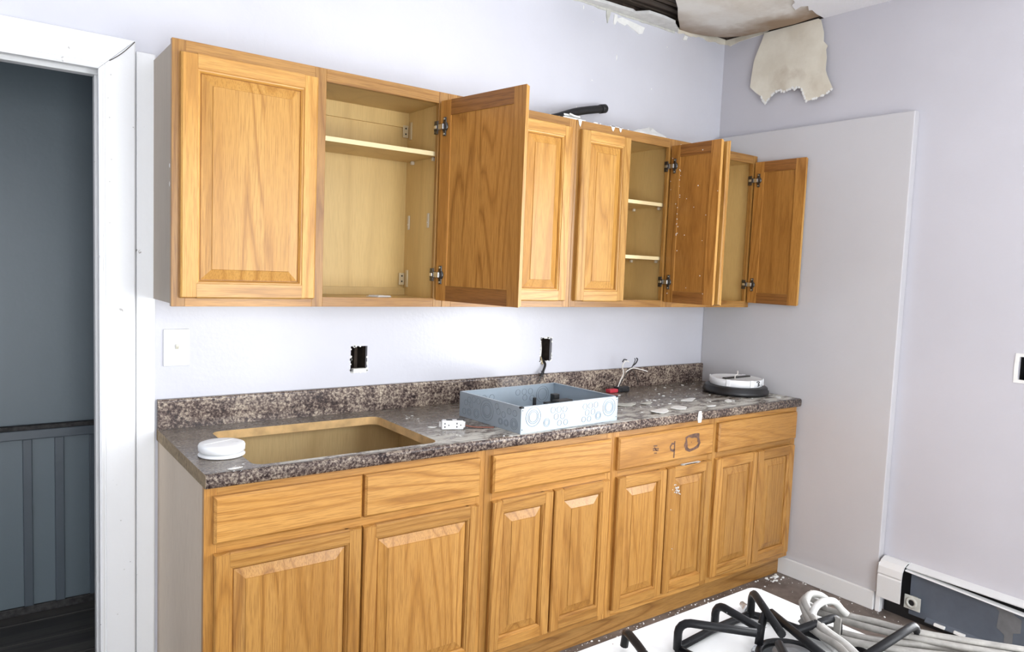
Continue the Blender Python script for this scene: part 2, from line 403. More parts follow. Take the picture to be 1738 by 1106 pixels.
def grid_slab(mb, plane, d0, d1, us, zs, holes, mi=0):
    """wall slab between depths d0,d1 with rectangular holes (u0,u1,z0,z1); plane 'y' (u=x) or 'x' (u=y)"""
    U = sorted(set(us + [h[0] for h in holes] + [h[1] for h in holes])); Zs = sorted(set(zs + [h[2] for h in holes] + [h[3] for h in holes]))
    def P(u, d, z): return (u, d, z) if plane == 'y' else (d, u, z)
    def hole(i, j):
        if i < 0 or j < 0 or i >= len(U)-1 or j >= len(Zs)-1: return True
        u = (U[i]+U[i+1])/2; z = (Zs[j]+Zs[j+1])/2
        return any(h[0] < u < h[1] and h[2] < z < h[3] for h in holes)
    for i in range(len(U)-1):
        for j in range(len(Zs)-1):
            if hole(i, j): continue
            a, b, c, d = U[i], U[i+1], Zs[j], Zs[j+1]
            for dd in (d0, d1): mb.add([P(a, dd, c), P(b, dd, c), P(b, dd, d), P(a, dd, d)], [(0, 1, 2, 3)], mi)
            if hole(i-1, j): mb.add([P(a, d0, c), P(a, d1, c), P(a, d1, d), P(a, d0, d)], [(0, 1, 2, 3)], mi)
            if hole(i+1, j): mb.add([P(b, d0, c), P(b, d1, c), P(b, d1, d), P(b, d0, d)], [(0, 1, 2, 3)], mi)
            if hole(i, j-1): mb.add([P(a, d0, c), P(b, d0, c), P(b, d1, c), P(a, d1, c)], [(0, 1, 2, 3)], mi)
            if hole(i, j+1): mb.add([P(a, d0, d), P(b, d0, d), P(b, d1, d), P(a, d1, d)], [(0, 1, 2, 3)], mi)
    return mb
def rnd_poly(n, r, sx=1.0, sy=1.0, jag=0.35, rng=random):
    a0 = rng.random()*6
    return [(sx*r*(1-jag*rng.random())*math.cos(a0+2*PI*k/n), sy*r*(1-jag*rng.random())*math.sin(a0+2*PI*k/n)) for k in range(n)]

# ------------------------------------------------------------------ room shell
WX = 0.045                     # face of the right wall above and beyond the sheet panel
XL, YR, ZC = -4.5, -3.45, 2.79
HX0, HX1, HZ = -3.93, -3.0, 2.085    # doorway
S1, S2 = (-2.137, -2.066, 1.070, 1.174), (-1.176, -1.106, 1.073, 1.184)    # cut-outs for outlets
mb = MB()
grid_slab(mb, 'y', 0.0, 0.016, [XL, WX], [0, ZC], [(HX0, HX1, -0.01, HZ), S1, S2])
grid_slab(mb, 'y', 0.104, 0.12, [XL, WX], [0, ZC], [(HX0, HX1, -0.01, HZ)])
mb.box(XL-0.1, XL, 0, 0.12, 0, ZC); mb.box(WX, WX+.1, 0, .12, 0, ZC); mb.box(XL, WX, 0.0, 0.12, ZC-.001, ZC)
wall_back = struct(mb.build('wall_back', WALL)); tag(wall_back, 'pale lavender back wall behind the cabinets')
for nm, h in (('a', S1), ('b', S2)):
    x0, x1, z0, z1 = h
    c = MB()
    c.box(x0-.03, x0-.025, .016, .1, z0-.03, z1+.03).box(x1+.002, x1+.012, .016, .1, z0-.03, z1+.03)
    c.box(x0-.03, x1+.012, .096, .1, z0-.03, z1+.03).box(x0-.03, x1+.012, .016, .1, z1+.03, z1+.034).box(x0-.03, x1+.012, .016, .1, z0-.034, z0-.03)
    c.box(x0+.038, x0+.05, .05, .1, z0-.03, z1+.03)
    c.build('wall_cavity', DARKCAV, wall_back)
    r = MB()       # torn plaster rim around the cut-out
    for k in range(26):
        t = random.random()*4; s = t % 1
        px, pz = ((x0+s*(x1-x0), z0), (x1, z0+s*(z1-z0)), (x0+s*(x1-x0), z1), (x0, z0+s*(z1-z0)))[int(t)]
        rr = .0035+.004*random.random()
        r.prism([(px+a, pz+b) for a, b in rnd_poly(6, rr)], -.0012, .002, 'y')
    if nm == 'a': r.box(x0+.012, x1-.004, -.003, .02, z0-.002, z0+.014)
    r.build('torn_rim', PLASTER, wall_back)
# peeled paint scars and torn paper along the top of the back wall
PATCH = [(-0.806, 2.756), (-0.787, 2.756), (-0.783, 2.742), (-0.754, 2.753), (-0.593, 2.739), (-0.607, 2.707), (-0.631, 2.7), (-0.72, 2.729), (-0.732, 2.717), (-0.775, 2.725), (-0.785, 2.732), (-0.799, 2.706), (-0.809, 2.713)]
tag(MB().prism(PATCH, -.004, .0, 'y').build('peeled_patch', PLASTER, wall_back), 'bright white peeled patch')
MB().prism([(-0.859, 2.782), (-0.826, 2.772), (-0.85, 2.704), (-0.859, 2.737)], -.006, 0, 'y').build('peeled_patch', PLASTER_G, wall_back)
MB().prism([(-0.293, 2.766), (-0.266, 2.764), (-0.276, 2.745), (-0.306, 2.741)], -.004, 0, 'y').build('peeled_patch', PLASTER, wall_back)
pts = []
x = -1.12
while x < -0.36: pts.append((x, 2.758+.006*random.random())); x += .03
MB().prism([(-1.12, 2.79), *[p for p in pts], (-0.36, 2.79)], -.003, 0, 'y').build('torn_paper_edge', PLASTER_G, wall_back)
pts = []; x = -0.36
while x < WX-.02: pts.append((x, 2.765+(x+.36)*.04+.012*random.random())); x += .02
MB().prism([(-0.36, 2.79), *pts, (WX, 2.79), (WX, 2.815), (-.30, 2.815)], -.004, 0, 'y').build('torn_paper_edge', PAPER, wall_back)
for x_, z_, h_ in ((-1.005, 2.742, .022), (-.94, 2.69, .006), (-.775, 2.56, .03), (-.52, 2.45, .008), (-.93, 2.42, .006), (-1.02, 2.28, .008), (-.42, 2.68, .006)):
    MB().prism([(x_+a, z_+b) for a, b in rnd_poly(6, .006, .6, h_/.006*.6)], -.0015, 0, 'y').build('paint_chip', PLASTER, wall_back)

mb = MB()
W2 = (-3.10, -1.90, 0.5, 2.2)
OUT = (-1.620, -1.553, 1.140, 1.235)
grid_slab(mb, 'x', WX, WX+.016, [YR, 0.0], [0, ZC], [W2, OUT])
grid_slab(mb, 'x', WX+.104, WX+.12, [YR, 0.0], [0, ZC], [W2])
mb.box(WX+.001, WX+.119, -3.12, -3.10, .48, 2.22); mb.box(WX+.001, WX+.119, -1.90, -1.88, .48, 2.22); mb.box(WX+.001, WX+.119, -3.10, -1.90, .48, .5); mb.box(WX+.001, WX+.119, -3.10, -1.90, 2.2, 2.22)
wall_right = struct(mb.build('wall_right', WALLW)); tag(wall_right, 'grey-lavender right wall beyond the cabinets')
c = MB(); y0, y1, z0, z1 = OUT
c.box(WX+.016, WX+.1, y0-.03, y0-.025, z0-.03, z1+.03).box(WX+.016, WX+.1, y1+.004, y1+.01, z0-.03, z1+.03)
c.box(WX+.096, WX+.1, y0-.03, y1+.01, z0-.03, z1+.03).box(WX+.016, WX+.1, y0-.03, y1+.01, z1+.03, z1+.034).box(WX+.016, WX+.1, y0-.03, y1+.01, z0-.034, z0-.03)
c.build('wall_cavity', BLACKP, wall_right)
r = MB()
ring_o = [(y1+.014, z0-.012), (y1+.016, z0+.05), (y1+.013, z1+.012), (y0-.014, z1+.013), (y0-.015, z0-.011)]
for k in range(5):
    a, b = ring_o[k], ring_o[(k+1) % 5]
    ic = [((y0+y1)/2+(p[0]-(y0+y1)/2)*.70, (z0+z1)/2+(p[1]-(z0+z1)/2)*.78) for p in (a, b)]
    r.prism([a, b, ic[1], ic[0]], WX-.003, WX+.003, 'x')
tag(r.build('torn_rim', PLASTER, wall_right), 'ragged white plaster rim round the outlet hole')
# torn paper under the ceiling on the right wall
MB().prism([(-.30, 2.81), (0, 2.81), (0, 2.787), (-.013, 2.785), (-.04, 2.772), (-.067, 2.779), (-.10, 2.785), (-.145, 2.787), (-.25, 2.79)], WX-.004, WX, 'x').build('torn_paper_edge', PAPER, wall_right)

# painted sheet panel fixed to the lower right wall
mb = MB(); mb.box(0, WX-.001, -1.085, -.0005, 0.0, 2.268, 0, .004)
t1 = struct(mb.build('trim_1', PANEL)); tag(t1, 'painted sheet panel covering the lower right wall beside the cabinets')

mb = MB(); grid_slab(mb, 'y', YR-.12, YR, [XL, WX], [0, ZC], [(-3.85, -2.85, .08, 2.2), (-2.15, -1.1, .5, 2.2)])
wall_rear = struct(mb.build('wall_rear', WALL)); tag(wall_rear, 'lavender-white wall behind the viewer with a window')
mb = MB(); grid_slab(mb, 'x', XL-.12, XL, [YR, 0], [0, ZC], [])
wall_left = struct(mb.build('wall_left', WALL)); tag(wall_left, 'lavender-white left wall beside the viewer')
def window(name, plane, d, u0, u1, z0, z1):
    f = MB(); w_ = .05
    def bx(a, b, c, e, d0, d1, mi=0, o=None):
        t = (o or f)
        t.box(a, b, d0, d1, c, e, mi) if plane == 'y' else t.box(d0, d1, a, b, c, e, mi)
    for a, b, c, e in ((u0, u0+w_, z0, z1), (u1-w_, u1, z0, z1), (u0+w_, u1-w_, z0, z0+w_), (u0+w_, u1-w_, z1-w_, z1), (u0+w_, u1-w_, (z0+z1)/2-.02, (z0+z1)/2+.02)):
        bx(a, b, c, e, d-.02, d+.02)
    o = struct(f.build(name, TRIM)); tag(o, 'white window frame with two glass panes, ' + {'added_window_1': 'rear wall, left, added out of view for fill light', 'window_2': 'right wall', 'window_3': 'rear wall, middle'}[name])
    g = MB(); bx(u0+w_, u1-w_, z0+w_, (z0+z1)/2-.02, d-.003, d+.003, 0, g); g.build('pane', GLASS, o)
    g = MB(); bx(u0+w_, u1-w_, (z0+z1)/2+.02, z1-w_, d-.003, d+.003, 0, g); g.build('pane', GLASS, o)
window('added_window_1', 'y', YR-.06, -3.85, -2.85, .08, 2.2)  # unseen opening added so fill light enters at rear left
window('window_3', 'y', YR-.06, -2.15, -1.1, .5, 2.2)
window('window_2', 'x', WX+.06, -3.10, -1.90, .5, 2.2)

# floor: kitchen vinyl, hall boards
mb = MB(); mb.box(XL-.12, WX+.12, YR-.12, 0.12, -.05, 0)
floor = struct(mb.build('floor', FLOOR)); tag(floor, 'dirty brown vinyl kitchen floor')
HY = 0.84
y = 0.121
k = 0
while y < HY:
    y2 = min(y+.09, HY)
    MB().box(XL-.12, -2.2, y, y2-.004, -.05, -.001+.002*(k % 2)).build('floor_board', HALLWOOD, floor); y = y2; k += 1
MB().box(XL-.12, -2.2, .12, HY, -.06, -.03).build('subfloor', DARKCAV, floor)

# ceiling with torn-out patch in the corner
TEX = [(-0.30, -0.634), (-0.24, -0.613), (-0.21, -0.578), (-0.152, -0.559), (-0.174, -0.602), (-0.157, -0.628), (-0.101, -0.597), (-0.096, -0.611), (-.03, -0.595), (WX, -0.589)]
mb = MB()
mb.prism([(WX, YR), *[(a, b) for a, b in reversed(TEX)], (-.30, -.75), (-.62, -.70), (-1.12, -.72), (-1.16, -.45), (-1.16, -.0), (XL, 0.0), (XL, YR)], ZC, ZC+.018, 'z')
ceiling = struct(mb.build('ceiling', CEIL)); tag(ceiling, 'white textured ceiling with a water-damaged hole over the corner')
MB().box(XL-.12, WX+.12, YR-.12, .12, ZC+.12, ZC+.14).build('upper_floor', DARKCAV, ceiling)
MB().box(XL-.12, WX+.12, .0, .12, ZC+.0005, ZC+.12).box(WX, WX+.12, YR, 0, ZC+.0005, ZC+.12).build('rim_joist', DARKCAV, ceiling)
y = -.03; k = 0
while y > -.80:
    j = .006*math.sin(k*2.3)
    MB().box(-1.3, .02, y-.032+j*.5, y, ZC+.022+j, ZC+.031+j, 0, .002).build('lath', OLDWOOD, ceiling); y -= .039; k += 1
# strip of broken board left along the back wall
UPP = [(-1.16, -.03), (-1.003, -.035), (-0.943, -.045), (-0.889, -0.05), (-0.80, -.052), (-0.734, -0.058), (-0.704, -0.045), (-0.665, -0.098), (-0.56, -.10), (-0.464, -0.088), (-0.43, -0.06), (-0.38, -.03), (-.345, -.004)]
MB().prism([(-1.16, -.001), *UPP], 2.770, 2.784, 'z').build('board_strip', GYPSUM, ceiling)
# sagging stained board over the corner
SH = [(-0.335, -.004), (-0.37, -.035), (-0.44, -0.09), (-0.50, -0.135), (-0.60, -.22), (-0.68, -0.275), (-0.70, -.40), (-.66, -.62), (-.30, -.70), (-.2, -.66), (0.0, -.64), (WX-.004, -.6), (.010, -.42), (.001, -.277), (-.01, -.173), (-.071, -.087), (-.162, -.035), (-.25, -.006)]
bm = bmesh.new()
vs = [bm.verts.new((a, b, 2.787)) for a, b in SH]; fc = bm.faces.new(vs)
bmesh.ops.triangulate(bm, faces=[fc]); bmesh.ops.subdivide_edges(bm, edges=bm.edges[:], cuts=5, use_grid_fill=True)
bm.verts.index_update()
m_ = MB(); vv = []
for q in bm.verts:
    sag = .016*math.sin(min(1, max(0, (q.co.x+.7)/.7))*PI)*math.sin(min(1, max(0, -q.co.y/.62))*PI)
    vv.append((q.co.x, q.co.y, q.co.z-sag+.014*min(1, max(0, (-q.co.y-.44)/.12))))
ff = [[q.index for q in f.verts] for f in bm.faces]; bm.free()
n = len(vv); m_.add(vv, ff, 0, True)
m_.add([(a, b, c+.008) for a, b, c in vv], ff, 0, True)
sheet = m_.build('sagging_board', SHEETM, ceiling); sheet['label'] = 'brown water-stained grey board sagging in the ceiling corner'

# ------------------------------------------------------------------ hall behind the doorway
mb = MB(); mb.box(XL-.12, -2.2, HY, HY+.1, 0, ZC); mb.box(-2.2, -2.1, .12, HY+.1, 0, ZC); mb.box(XL-.22, XL-.12, .12, HY+.1, 0, ZC)
hall = struct(mb.build('wall_hall', SLATE)); tag(hall, 'dark slate-grey hall wall seen through the doorway')
mb = MB(); mb.box(XL-.12, -2.1, .12, HY+.1, ZC, ZC+.1); hc = struct(mb.build('ceiling_hall', SLATE)); hc['label'] = 'slate hall ceiling'
mb = MB(); mb.box(XL-.1, -2.2, HY-.022, HY, .735, .775, 0, .004); mb.build('chair_rail', SLATE_D, hall)
mb = MB(); mb.box(XL-.1, -2.2, HY-.03, HY, .776, .794, 0, .003); tag(mb.build('ledge', GRIME, hall), 'grimy blackened ledge')
mb = MB(); mb.box(XL-.1, -2.2, HY-.014, HY, 0, .035, 0, .004); mb.build('shoe_strip', GRIME, hall)
for xb, wd in ((-3.78, .034), (-3.63, .034), (-3.49, .03), (-3.34, .034), (-3.181, .033), (-3.070, .034), (-2.944, .03), (-2.80, .034), (-2.66, .034)):
    MB().box(xb, xb+wd, HY-.016, HY, .035, .735, 0, .003).build('batten', SLATE_D, hall)

# ------------------------------------------------------------------ doorway casing
door1 = MB()
door1.box(HX1-.001, HX1+.004, .0, .125, 0, HZ+.004).box(HX0-.02, HX0+.001, 0, .125, 0, HZ+.004).box(HX0, HX1, 0, .125, HZ-.001, HZ+.02)
door_1 = struct(door1.build('door_1', TRIM)); tag(door_1, 'white painted doorway casing with cracked mitre, leading to the dark hall')
def casing_piece(prof, path0, path1, mit0, mit1, horiz):
    pass
def vcase(x_in, sgn):
    # profile (u from the inner edge outward, v proud of the wall), top end mitred
    prof = [(0, 0), (0, .016), (.006, .020), (.011, .0195), (.013, .016), (.017, .0155), (.019, .019), (.10, .022), (.104, .019), (.104, 0)]
    z1 = HZ-.008
    vs = [(x_in+sgn*u, -v, 0.0) for u, v in prof] + [(x_in+sgn*u, -v, z1+u) for u, v in prof]
    n = len(prof)
    return vs, [tuple(range(n)), tuple(reversed(range(n, 2*n)))] + [(i, (i+1) % n, n+(i+1) % n, n+i) for i in range(n)]
XI = HX1-.012
for s, xi in ((1, XI), (-1, HX0+.012)):
    v_, f_ = vcase(xi, s); MB().add(v_, f_).build('casing', TRIM, door_1)
prof = [(0, 0), (0, .016), (.006, .020), (.011, .0195), (.013, .016), (.017, .0155), (.019, .019), (.10, .022), (.104, .019), (.104, 0)]
z1 = HZ-.0075; n = len(prof)
MB().add([(HX0+.012-u, -v, z1+u) for u, v in prof] + [(XI+u-.0008, -v, z1+u) for u, v in prof],
         [tuple(range(n)), tuple(reversed(range(n, 2*n)))] + [(i, (i+1) % n, n+(i+1) % n, n+i) for i in range(n)]).build('casing', TRIM, door_1)
MB().box(HX1-.016, HX1, .045, .085, 0, HZ-.016, 0, .003).build('stop', TRIM_G, door_1)
MB().box(HX0, HX1, .045, .085, HZ-.016, HZ, 0, .003).build('stop', TRIM_G, door_1)
MB().tube([(XI+.03, -.0225, HZ+.02), (XI+.055, -.023, HZ+.04), (XI+.075, -.023, HZ+.06), (XI+.102, -.0225, HZ+.092)], .0012, 5, sub=2).build('crack', TINK, door_1)
MB().box(HX1-.0025, HX1-.0005, .02, .036, .73, .80, 0).build('strike_plate', BLACKM, door_1)
for x_, z_ in ((XI+.034, 2.063), (XI+.026, 1.99), (XI+.03, 1.93), (XI+.035, 1.80), (XI+.03, 1.73), (XI+.03, 1.60), (XI+.06, .62), (XI+.07, .45), (XI+.05, .30)):
    MB().lathe([(.0022, 0), (.0022, .0008)], (x_, -.0222, z_), 8, 0, 'y').build('nail_hole', GYPSUM, door_1)
# boxed strip between casing and cabinets
mb = MB(); mb.box(XI+.1075, -2.8465, -.014, 0, 0, 2.153, 0, .005)
t2 = struct(mb.build('trim_2', TRIM)); tag(t2, 'rounded white filler strip between the door casing and the cabinets')

# baseboard on the panel
mb = MB(); mb.box(-.014, 0, -1.081, -.53, 0, .088, 0, .004)
bb = struct(mb.build('baseboard_right', TRIM_G)); tag(bb, 'scuffed white baseboard along the right wall panel')

# ------------------------------------------------------------------ cabinet parts
T = 0.019
def frame_piece(L, wd, t=T, ends=True, inner=True):
    """moulded stile or rail: u across (0 outer .. wd inner), v depth (0 back .. -t front), h along"""
    c = .0045
    pr = [(0, 0), (0, -t+c), (c, -t), (wd-.011, -t), (wd-.0095, -t+.003), (wd-.005, -t+.0035), (wd-.001, -t+.009), (wd, -.004), (wd, -.002), (wd-.0005, 0)]
    n = len(pr); vs = []
    for e, h in ((1, 0.0), (-1, L)):
        for u, v in pr:
            vs.append((u, v, h + (e*c if (ends and v <= -t+.0045) else 0)))
    fs = [tuple(range(n)), tuple(reversed(range(n, 2*n)))] + [(i, (i+1) % n, n+(i+1) % n, n+i) for i in range(n)]
    return vs, fs
def make_door(parent, loc, rot, x0, x1, h, mv, mh, sw=.055, label=None, hinge=0):
    """raised-panel door in hinge-local space: x0..x1 across, y 0 (back) .. -T (front), z 0..h. hinge=+1/-1: hinges seen at the x=0 edge"""
    pm = MB()
    a0, a1, b0, b1 = x0+sw-.001, x1-sw+.001, sw-.001, h-sw+.001
    L = [(0.0, -.004), (.0028, -.004), (.0032, -.0075), (.034, -.0150), (.0352, -.0175)]
    rect = lambda i: [(a0+i, b0+i), (a1-i, b0+i), (a1-i, b1-i), (a0+i, b1-i)]
    vs = []
    for i, yv in L: vs += [(p[0], yv, p[1]) for p in rect(i)]
    fs = []
    for k in range(len(L)-1):
        for j in range(4): fs.append((4*k+j, 4*k+(j+1) % 4, 4*k+4+(j+1) % 4, 4*k+4+j))
    fs.append((4*len(L)-4, 4*len(L)-3, 4*len(L)-2, 4*len(L)-1))
    o = len(vs); vs += [(p[0], -.0045, p[1]) for p in rect(0)]
    fs += [(j, (j+1) % 4, o+(j+1) % 4, o+j) for j in range(4)]
    pm.add(vs, fs); pm.add([(p[0], -.0045, p[1]) for p in rect(0)], [(0, 1, 2, 3)], 1)
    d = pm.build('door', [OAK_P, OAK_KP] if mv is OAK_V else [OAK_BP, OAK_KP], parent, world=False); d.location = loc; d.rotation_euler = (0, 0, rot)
    if label: d['label'] = label
    v, f = frame_piece(h, sw)
    def two(m_, vs, fs):
        for q in fs: m_.add([vs[i] for i in q], [tuple(range(len(q)))], 1 if all(abs(vs[i][1]) < 5e-4 or (abs(vs[i][1]) < .0045 and len(q) == 4 and wide(vs, q)) for i in q) else 0)
        return m_
    def wide(vs, q): return max(abs(vs[i][1]) for i in q) < .0045
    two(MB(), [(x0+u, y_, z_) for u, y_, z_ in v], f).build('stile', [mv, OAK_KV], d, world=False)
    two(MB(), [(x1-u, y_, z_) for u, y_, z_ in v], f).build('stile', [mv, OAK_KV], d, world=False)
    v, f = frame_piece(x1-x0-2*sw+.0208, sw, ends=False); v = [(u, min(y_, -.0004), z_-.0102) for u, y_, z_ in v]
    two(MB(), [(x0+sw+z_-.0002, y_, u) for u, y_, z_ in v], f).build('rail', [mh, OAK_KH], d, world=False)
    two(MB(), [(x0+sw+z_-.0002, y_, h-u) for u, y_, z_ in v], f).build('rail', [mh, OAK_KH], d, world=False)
    if hinge:
        s = 1 if x1 > abs(x0) else -1
        for zc in (.095, h-.095):
            q = MB(); xc = s*.026
            q.lathe([(.0175, 0), (.0175, .003), (.0145, .0065), (.006, .007)], (xc, 0, zc), 20, 0, 'y')
            q.box(xc-.008, xc+.008, 0, .0045, zc-.034, zc+.034, 0, .0015)
            q.box(-s*.004, xc, .004, .0125, zc-.010, zc+.010, 1, .002)
            q.lathe([(.004, .0045), (.004, .007)], (xc, 0, zc-.027), 8, 1, 'y'); q.lathe([(.004, .0045), (.004, .007)], (xc, 0, zc+.027), 8, 1, 'y')
            q.build('hinge', [HINGEM, STEEL], d, world=False)
    return d
def frame_hinge(parent, xs, yf, zc, s):
    """the half of the hinge screwed on the inside edge of the frame stile (edge at xs, cabinet opening on side s)"""
    q = MB()
    q.box(xs, xs+s*.006, yf-.001, yf+.020, zc-.024, zc+.024, 0, .001)
    q.box(xs+s*.001, xs+s*.010, yf-.012, yf+.016, zc-.012, zc+.012, 0, .002)
    q.box(xs+s*.006, xs+s*.012, yf-.004, yf+.012, zc-.006, zc+.006, 1, .001)
    for dz in (-.018, .018): q.lathe([(.0035, 0), (.0035, .0015)], (xs+s*.0055, yf+.01, zc+dz), 8, 1, 'x')
    return q.build('hinge_plate', [HINGEM, STEEL], parent)
def face_frame(parent, x0, x1, z0, z1, yf, stiles, rails, mv, mh, t=.019):
    """stiles: list of (xa,xb); rails: list of (za,zb) spanning between outer stiles"""
    xs = sorted(stiles)
    for za, zb in rails:
        for i in range(len(xs)-1):
            MB().box(xs[i][1], xs[i+1][0], yf, yf+t, za, zb, 0, .0008).build('frame_rail', mh, parent)
    for xa, xb in xs:
        MB().box(xa, xb, yf, yf+t, z0, z1, 0, .0012).build('frame_stile', mv, parent)
YU = -0.297; ZB, ZT = 1.350, 2.143
def wall_cab(label, x0, x1, stiles, shelves, clips=(), rails=True):
    c = thing('wall_cabinet', ((x0+x1)/2, -.15, ZB), label, 'cabinet', 'oak wall cabinets in a row')
    sx0, sx1 = stiles[0][0], stiles[-1][1]
    yb = YU+.019
    zi0, zi1 = ZB+.02, ZT-.036
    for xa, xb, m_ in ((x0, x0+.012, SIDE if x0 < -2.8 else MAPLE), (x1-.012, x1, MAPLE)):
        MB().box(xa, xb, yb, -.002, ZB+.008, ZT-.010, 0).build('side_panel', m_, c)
    MB().box(x0+.012, x1-.012, -.010, -.006, ZB+.02, ZT-.02).build('back_panel', MAPLE, c)
    MB().box(x0+.012, x1-.012, yb, -.010, zi0-.002, zi0+.010).build('bottom_panel', MAPLE, c)
    MB().box(x0+.012, x1-.012, yb, -.010, zi1, zi1+.012).build('top_panel', MAPLE, c)
    MB().box(x0+.0125, x1-.0125, -.022, -.0105, zi1-.058, zi1-.0005).build('hanging_rail', MAPLE, c)
    MB().box(x0+.0125, x1-.0125, -.022, -.0105, zi0+.0105, zi0+.04).build('hanging_rail', MAPLE, c)
    for z in shelves:
        sh = MB(); sh.box(x0+.0135, x1-.0135, yb+.012, -.0235, z-.016, z, 0); sh.box(x0+.0135, x1-.0135, yb+.0105, yb+.012, z-.016, z, 1)
        sh.build('shelf', [MAPLE, SHELF_EDGE], c)
        for yy in (-.07, -.235):
            MB().box(x1-.026, x1-.0122, yy-.006, yy+.006, z-.030, z-.0165, 0, .002).build('shelf_clip', CLEARP, c)
    for yy, z in clips:
        MB().box(x1-.0165, x1-.0122, yy-.007, yy+.007, z-.028, z+.028, 0, .0015).lathe([(.004, -.0195), (.004, -.0122)], (x1, yy, z-.008), 8, 0, 'x').build('shelf_clip', CLEARP, c)
    return c
RAILS_U = [(ZB, ZB+.033), (ZT-.042, ZT)]
DH, DZ = .732, 1.376
XU = [-2.857, -1.906, -1.272, -.652, -.006]
# unit 1
c1 = wall_cab('largest oak wall cabinet at the left end, left door shut and right door swung open', XU[0]+.004, XU[1]-.001,
              [(XU[0], XU[0]+.039)], [1.929], [(-.045, 1.672), (-.165, 1.677)]) if False else None
def unit1():
    x0, x1 = XU[0], XU[1]-.0005
    st = [(x0, x0+.039), (-2.418, -2.379), (-1.945, x1)]
    c = wall_cab('widest oak wall cabinet at the left end, with one shut and one open door', x0+.004, x1, st, [1.929], [(-.045, 1.672), (-.20, 1.677)])
    face_frame(c, x0, x1, ZB, ZT, YU, st, RAILS_U, FRV, FRH)
    make_door(c, Vector((-2.834, YU-.001, DZ))-c.location, 0, 0, .420, DH, OAK_V, OAK_H, .056)
    make_door(c, Vector((-1.941, YU-.010, DZ))-c.location, math.radians(99), -.432, 0, DH, OAK_V, OAK_H, .056, 'open door seen from its flat inner side', hinge=1)
    for z in (DZ+.095, DZ+DH-.095): frame_hinge(c, -1.945, YU, z, -1)
    for z in (2.035, 1.448):
        q = MB(); q.box(x1-.0165, x1-.0122, -.05, -.034, z-.034, z+.034, 0, .001); q.box(x1-.04, x1-.0165, -.026, -.0225, z-.026, z+.022, 0, .001)
        for dz in (-.012, .010): q.lathe([(.0035, -.0275), (.0035, -.026)], (x1-.028, 0, z+dz), 8, 1, 'y')
        q.build('corner_bracket', [BRASSY, BLACKP], c)
    return c
cab1 = unit1()
m_ = MB(); rng = random.Random(4)
for z0_, z1_, y_ in ((1.385, 1.44, -.008), (1.60, 1.66, -.004), (1.70, 1.80, -.003), (2.10, 2.13, -.012)):
    for k in range(7):
        z_ = z0_+(z1_-z0_)*rng.random()
        m_.prism([(y_+a, z_+b) for a, b in rnd_poly(6, .006, .7, 1.4, .5, rng)], XU[0]+.0026, XU[0]+.0042, 'x')
for z_ in (1.72, 1.775): m_.prism([(-.255+a, z_+b) for a, b in rnd_poly(6, .006, .6, 1.6, .5, rng)], XU[0]+.0026, XU[0]+.0042, 'x')
o = m_.build('paint_flecks', PLASTER, cab1); o['kind'] = 'stuff'
def unit2():
    x0, x1 = XU[1]+.0005, XU[2]-.0005
    st = [(x0, x0+.038), (x1-.036, x1)]
    c = wall_cab('oak wall cabinet with both doors shut, half hidden behind the open door', x0, x1, st, [1.844, 1.590])
    face_frame(c, x0, x1, ZB, ZT, YU, st, RAILS_U, FRV, FRH)
    make_door(c, Vector((-1.882, YU-.001, DZ))-c.location, 0, 0, .287, DH, OAK_V, OAK_H, .055)
    make_door(c, Vector((-1.303, YU-.001, DZ))-c.location, 0, -.287, 0, DH, OAK_V, OAK_H, .055)
    return c
cab2 = unit2()
def unit3():
    x0, x1 = XU[2]+.0005, XU[3]-.0005
    st = [(x0, x0+.036), (-.690, x1)]
    c = wall_cab('narrow oak wall cabinet with two shelves showing between a shut door and an open door', x0, x1, st, [1.844, 1.590])
    face_frame(c, x0, x1, ZB, ZT, YU, st, RAILS_U, FRV, FRH)
    make_door(c, Vector((-1.249, YU-.001, DZ))-c.location, 0, 0, .291, DH, OAK_V, OAK_H, .055)
    make_door(c, Vector((-.683, YU-.010, DZ))-c.location, math.radians(88.5), -.291, 0, DH, OAK_V, OAK_H, .055, 'open door with white plaster specks on its inner side', hinge=1)
    for z in (DZ+.095, DZ+DH-.095): frame_hinge(c, -.690, YU, z, -1)
    return c
cab3 = unit3()
def unit4():
    x0, x1 = XU[3]+.0005, XU[4]
    st = [(x0, x0+.038), (x1-.036, x1)]
    c = wall_cab('oak wall cabinet at the right end in the corner, both doors standing open', x0, x1, st, [])
    face_frame(c, x0, x1, ZB, ZT, YU, st, RAILS_U, FRV, FRH)
    make_door(c, Vector((-.632, YU-.010, DZ))-c.location, math.radians(-89), 0, .291, DH, OAK_V, OAK_H, .055, hinge=1)
    make_door(c, Vector((-.034, YU-.010, DZ))-c.location, math.radians(90), -.291, 0, DH, OAK_V, OAK_H, .055, 'open door standing against the right wall', hinge=1)
    for z in (DZ+.095, DZ+DH-.095): frame_hinge(c, x1-.036, YU, z, -1)
    for yy, z in ((-.10, 1.80), (-.10, 1.62)):
        MB().box(x1-.018, x1-.0122, yy-.012, yy+.012, z-.02, z+.02, 0, .002).build('shelf_clip', CLEARP, c)
    return c
cab4 = unit4()

